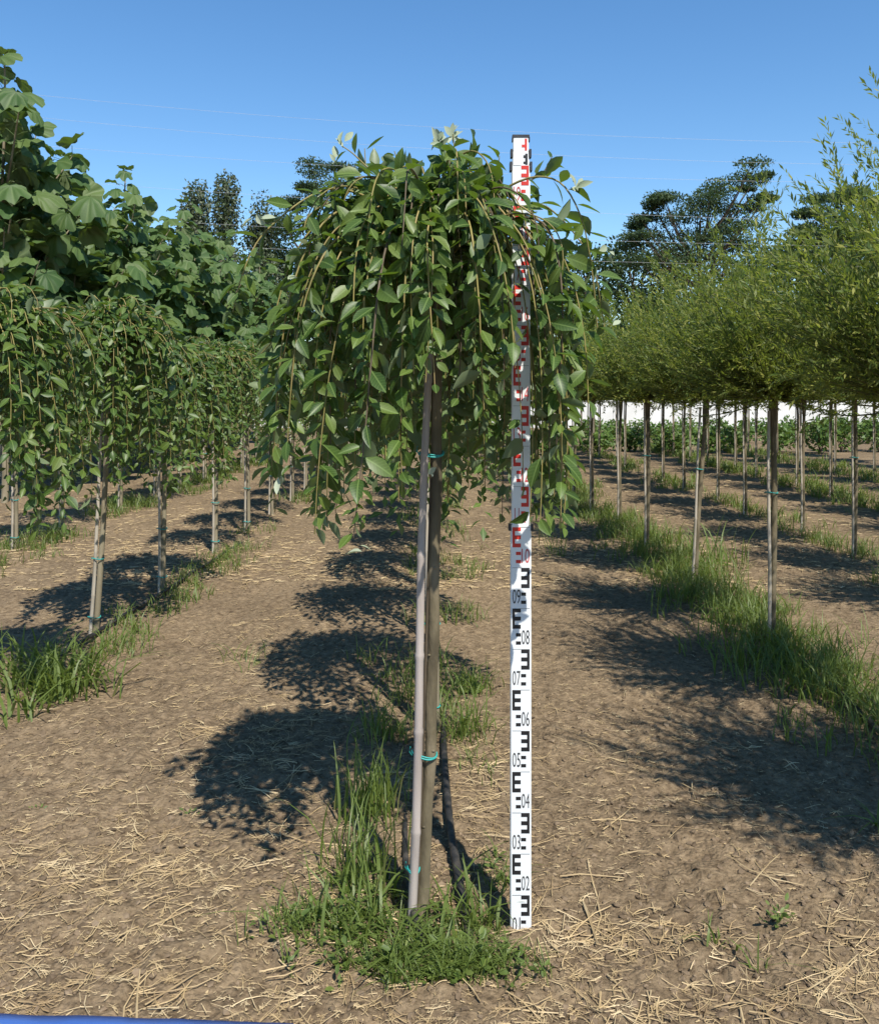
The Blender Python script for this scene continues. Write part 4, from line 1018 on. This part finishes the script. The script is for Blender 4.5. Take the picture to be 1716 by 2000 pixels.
# ------------------------------------------------------------------ far trees
def far_tree(name, label, px, top_py, Y, width, kind, seed, mat, zbot=.25, n=7000, ls=.20, group=None, spec=None):
    rs = np.random.default_rng(seed); c = at(px, top_py, Y); hgt = c[2]; x = c[0]
    t = thing(name, (x, Y, 0), label, 'tree', group)
    zs = np.linspace(-.1, hgt * .8, 10); mb = MB(); st = np.stack([.12 * np.sin(zs * .5 + seed), .1 * np.cos(zs * .6), zs], -1); st[:, :2] -= st[0, :2]
    tube(mb, st, np.linspace(.2, .05, 10) * hgt / 11, 8); link('trunk', mb.mesh('trunk', M['darktwig']), t)
    mb = MB(); br = MB(); clumps = []
    if spec:
        for (qx, qy, qrx, qry) in spec:
            for rep in range(3):
                k_ = Y / FPX; dy = rs.normal() * width * .16; w_ = at(qx + rs.normal() * qrx * .3, qy + rs.normal() * qry * .3, Y)
                clumps.append((w_ - np.array([x, Y, 0]) + [0, dy, 0], np.array([qrx * k_ * .55, qrx * k_ * .55, qry * k_ * .42])))
    elif kind == 'umbrella':
        for k in range(60):
            az = k * 2.4 + rs.random(); rr = width / 2 * math.sqrt(rs.random()) * .95
            zc = hgt * (1 - .01 - .42 * (rr / (width / 2)) ** 1.6 * (.55 + .45 * rs.random()) - .38 * rs.random() ** 1.6)
            clumps.append((np.array([rr * math.cos(az), rr * math.sin(az), zc]), np.array([width * .12, width * .12, hgt * .020]) * (.7 + .6 * rs.random())))
    elif kind == 'poplar':
        for k in range(46):
            u = rs.random(); zc = hgt * (.15 + .82 * u); rr = width / 2 * (1 - u) ** .85 * math.sqrt(rs.random()); az = rs.random() * 6.283
            clumps.append((np.array([rr * math.cos(az), rr * math.sin(az), zc]), np.array([width * .12, width * .12, hgt * .055])))
    else:
        for k in range(50):
            az = rs.random() * 6.283; u = rs.random(); zc = hgt * (zbot + (.95 - zbot) * u); rr = width / 2 * math.sqrt(rs.random()) * math.sqrt(max(.05, 1 - (abs(u - .45) / .6) ** 2))
            clumps.append((np.array([rr * math.cos(az), rr * math.sin(az), zc]), np.array([width * .13, width * .13, hgt * .06]) * (.7 + .6 * rs.random())))
    P = []; R_ = []
    for cc, sg in clumps:
        m = n // len(clumps); v = rs.normal(size=(m, 3)); v = nrm(v) * (rs.random((m, 1)) ** .45) * 1.5
        P.append(cc + v * sg); R_.append(np.clip(rs.random() * .5 + rs.random(m) * .5, 0, .99))
        s0 = st[int(np.clip((cc[2] - hgt * .18) / (hgt * .8) * 9, 2, 9))]; mid = (s0 + cc) / 2 + [0, 0, -.05 * hgt]
        tube(br, bez(s0, mid, mid, cc, 6), np.linspace(.05, .015, 6) * hgt / 11, 5, cap=False)
    P = np.concatenate(P); R_ = np.concatenate(R_); m = len(P)
    A = rs.normal(size=(m, 3)); A[:, 2] -= .2; N = rs.normal(size=(m, 3)) * .7 + [0, -.2, .8]
    scatter(mb, dia_v, dia_f, P, A, N, ls * (.6 + .8 * rs.random(m)), ls * .55 * (.7 + .6 * rs.random(m)), R_)
    cr = link('crown', mb.mesh('crown', mat), t); cr['kind'] = 'stuff'; link('branches', br.mesh('branches', M['darktwig']), t)
far_tree('spreading_tree', 'dark feathery spreading tree with flat-topped crown beyond the round-headed willows', 1372, 333, 44, 7.4, 'umbrella', 1, M['acacia'], n=26000, ls=.135, spec=[(1350, 395, 60, 20), (1400, 368, 50, 16), (1450, 352, 45, 12), (1488, 345, 22, 8), (1310, 388, 45, 16), (1275, 398, 30, 12), (1262, 428, 32, 13), (1240, 441, 18, 7), (1330, 425, 70, 20), (1420, 405, 70, 20), (1480, 398, 32, 16), (1500, 385, 14, 9), (1440, 438, 60, 20), (1300, 458, 60, 22), (1380, 470, 80, 26), (1245, 468, 40, 13), (1450, 480, 60, 24), (1330, 500, 80, 26), (1240, 510, 50, 24)])
far_tree('spreading_tree', 'smaller dark tree beside the flat-topped spreading tree', 1630, 372, 46, 6.0, 'umbrella', 2, M['acacia'], n=16000, ls=.145, spec=[(1600, 388, 40, 13), (1650, 384, 40, 12), (1575, 412, 32, 16), (1640, 420, 60, 20), (1700, 402, 40, 16), (1600, 455, 55, 24), (1680, 455, 60, 24), (1640, 490, 80, 26), (1560, 450, 30, 16)])
far_tree('spreading_tree', 'airy bluish-green tree behind the main weeping crown and poplars', 655, 322, 46, 6.2, 'umbrella', 3, M['acacia'], n=15000, ls=.14, spec=[(620, 343, 40, 16), (662, 332, 45, 11), (592, 358, 26, 13), (575, 395, 32, 20), (640, 388, 60, 24), (700, 368, 40, 20), (560, 450, 40, 32), (620, 450, 60, 32), (540, 500, 36, 34), (700, 430, 60, 34), (600, 510, 70, 30)])
far_tree('poplar_tree', 'taller pointed silvery poplar beyond the big-leaved row', 440, 338, 42, 3.6, 'poplar', 4, M['poplar'], n=10000, ls=.18)
far_tree('poplar_tree', 'shorter pointed silvery poplar beside the bluish tree', 512, 388, 44, 3.6, 'poplar', 5, M['poplar'], n=9000, ls=.18)
far_tree('poplar_tree', 'blunt silvery poplar half hidden behind the big-leaved leaders', 385, 368, 43, 4.2, 'poplar', 6, M['poplar'], n=9000, ls=.18)
for k, (px, py, w, Y) in enumerate(((1150, 470, 6, 48), (1240, 462, 6, 50), (1040, 475, 7, 49), (930, 470, 7, 48), (800, 460, 7, 50), (560, 430, 6, 50), (1480, 478, 6, 50), (1560, 455, 7, 49), (1720, 440, 7, 48), (1830, 430, 7, 47), (340, 440, 7, 52), (230, 430, 7, 52), (120, 420, 7, 52), (0, 420, 7, 52), (1340, 470, 7, 51))):
    far_tree('hedgerow_tree', 'dense dark green tree in the distant tree belt', px, py, Y, w, 'round', 20 + k, M['acacia'], zbot=.06, n=8000, ls=.27, group='trees of the distant belt')

# young leafy shrubs and the white wall beyond the right-hand rows
for k in range(39):
    row_, k = divmod(k, 13)
    rs = np.random.default_rng(600 + k + 20 * row_); X = 3.6 + .82 * k + row_ * .6; Y = 20.6 + .5 * math.sin(k * 1.9) + 4.2 * row_
    t = thing('leafy_shrub', (X, Y, 0), '%s young leafy shrub in the %s line before the white wall' % (ORD[k], ('front', 'middle', 'rear')[row_]), 'shrub', 'shrubs before the white wall')
    hgt = ((.48 + .045 * k) if row_ == 0 else .55) * (.85 + .3 * rs.random()); m = 380 if row_ == 0 else 260
    v = nrm(rs.normal(size=(m, 3))) * rs.random((m, 1)) ** .4
    P = v * [.42, .42, hgt * .5] + [0, 0, hgt * .52]; P[:, 2] = np.maximum(P[:, 2], .05)
    mb = MB(); scatter(mb, quad_v, quad_f, P, rs.normal(size=(m, 3)) + [0, 0, .2], rs.normal(size=(m, 3)) * .6 + [0, -.4, .8], .10 + .07 * rs.random(m), .16 * (.7 + .5 * rs.random(m)))
    link('crown', mb.mesh('crown', M['shrub']), t)
    mb = MB()
    for q in range(5): tube(mb, [(0, 0, -.03), (.08 * math.cos(q * 1.3), .08 * math.sin(q * 1.3), hgt * .4), (.22 * math.cos(q * 1.3), .22 * math.sin(q * 1.3), hgt * .85)], [.012, .008, .004], 5)
    link('stem', mb.mesh('stem', M['darktwig']), t)
t = thing('boundary_wall', (11, 36, 0), 'long low white wall beyond the willow rows', 'wall')
for k in range(18):
    mb = MB(); box(mb, (-17.5 + 2.06 * k, 0, .50), (2.05, .14, 1.12)); link('wall_panel', mb.mesh('wall_panel', M['wall'], False), t)
mb = MB(); box(mb, (0, 0, 1.085), (37.1, .20, .05)); link('coping', mb.mesh('coping', M['wall'], False), t)

# ------------------------------------------------------------------ overhead wires
WIRES = [[(-260, 150), (60, 182), (560, 228), (1080, 262), (1606, 279), (2000, 280)], [(-260, 195), (60, 225), (560, 270), (1080, 305), (1606, 322), (2000, 322)],
         [(-260, 255), (55, 282), (560, 317), (1080, 343), (1606, 357), (2000, 357)], [(-260, 325), (150, 352), (450, 375), (1080, 415), (1562, 433), (2000, 438)],
         [(-260, 395), (400, 434), (1154, 470), (1506, 480), (2000, 484)], [(-260, 440), (530, 480), (1095, 511), (1240, 515), (2000, 522)]]
for k, w in enumerate(WIRES):
    p = np.array([at(x, y, 34.0) for x, y in w]); d = np.linspace(0, 1, len(p))
    xs_ = np.linspace(p[0, 0], p[-1, 0], 60); co = np.polyfit(p[:, 0], p[:, 2], 2); q = np.stack([xs_, np.full(60, 34.0), np.polyval(co, xs_)], -1)
    mb = MB(); tube(mb, q, .0036, 5); tag(link('overhead_wire', mb.mesh('overhead_wire', M['wire'])), 'thin overhead wire strung across the sky before the distant trees', 'wire', 'overhead wires')

# ------------------------------------------------------------------ blue sheet at the very front
def blue_sheet():
    x0, y0 = gp(-60, 1984); x1, y1 = gp(480, 2001)
    n, m = 40, 14; mb = MB(); V = []
    for j in range(m):
        for i in range(n):
            u = i / (n - 1); s = j / (m - 1); x = x0 - .5 + (x1 + .1 - x0 + .5) * u; e = y0 + (y1 - y0) * (x - x0) / (x1 - x0)
            y = e - s * .5; z = ground_z(x, y) * .2 + .022 + .006 * math.sin(x * 9 + s * 5) * s - (.012 if j == 0 else 0)
            V.append((x, y, z))
    nb = len(V); V += [(a, b, c - .010) for a, b, c in V]
    F = []
    for j in range(m - 1):
        for i in range(n - 1):
            a = j * n + i; F += [(a, a + n, a + n + 1, a + 1), (a + nb, a + 1 + nb, a + n + 1 + nb, a + n + nb)]
    for i in range(n - 1): F += [(i, i + 1, i + 1 + nb, i + nb)]
    mb.add(V, F); tag(link('blue_sheet', mb.mesh('blue_sheet', M['blue'])), 'edge of a blue sheet lying on the strawy soil', 'sheet')
blue_sheet()
print('objects', len(bpy.data.objects), 'tris', sum(sum(p.loop_total - 2 for p in m.polygons) if len(m.polygons) < 50 else 2 * len(m.polygons) for m in bpy.data.meshes if m.users))
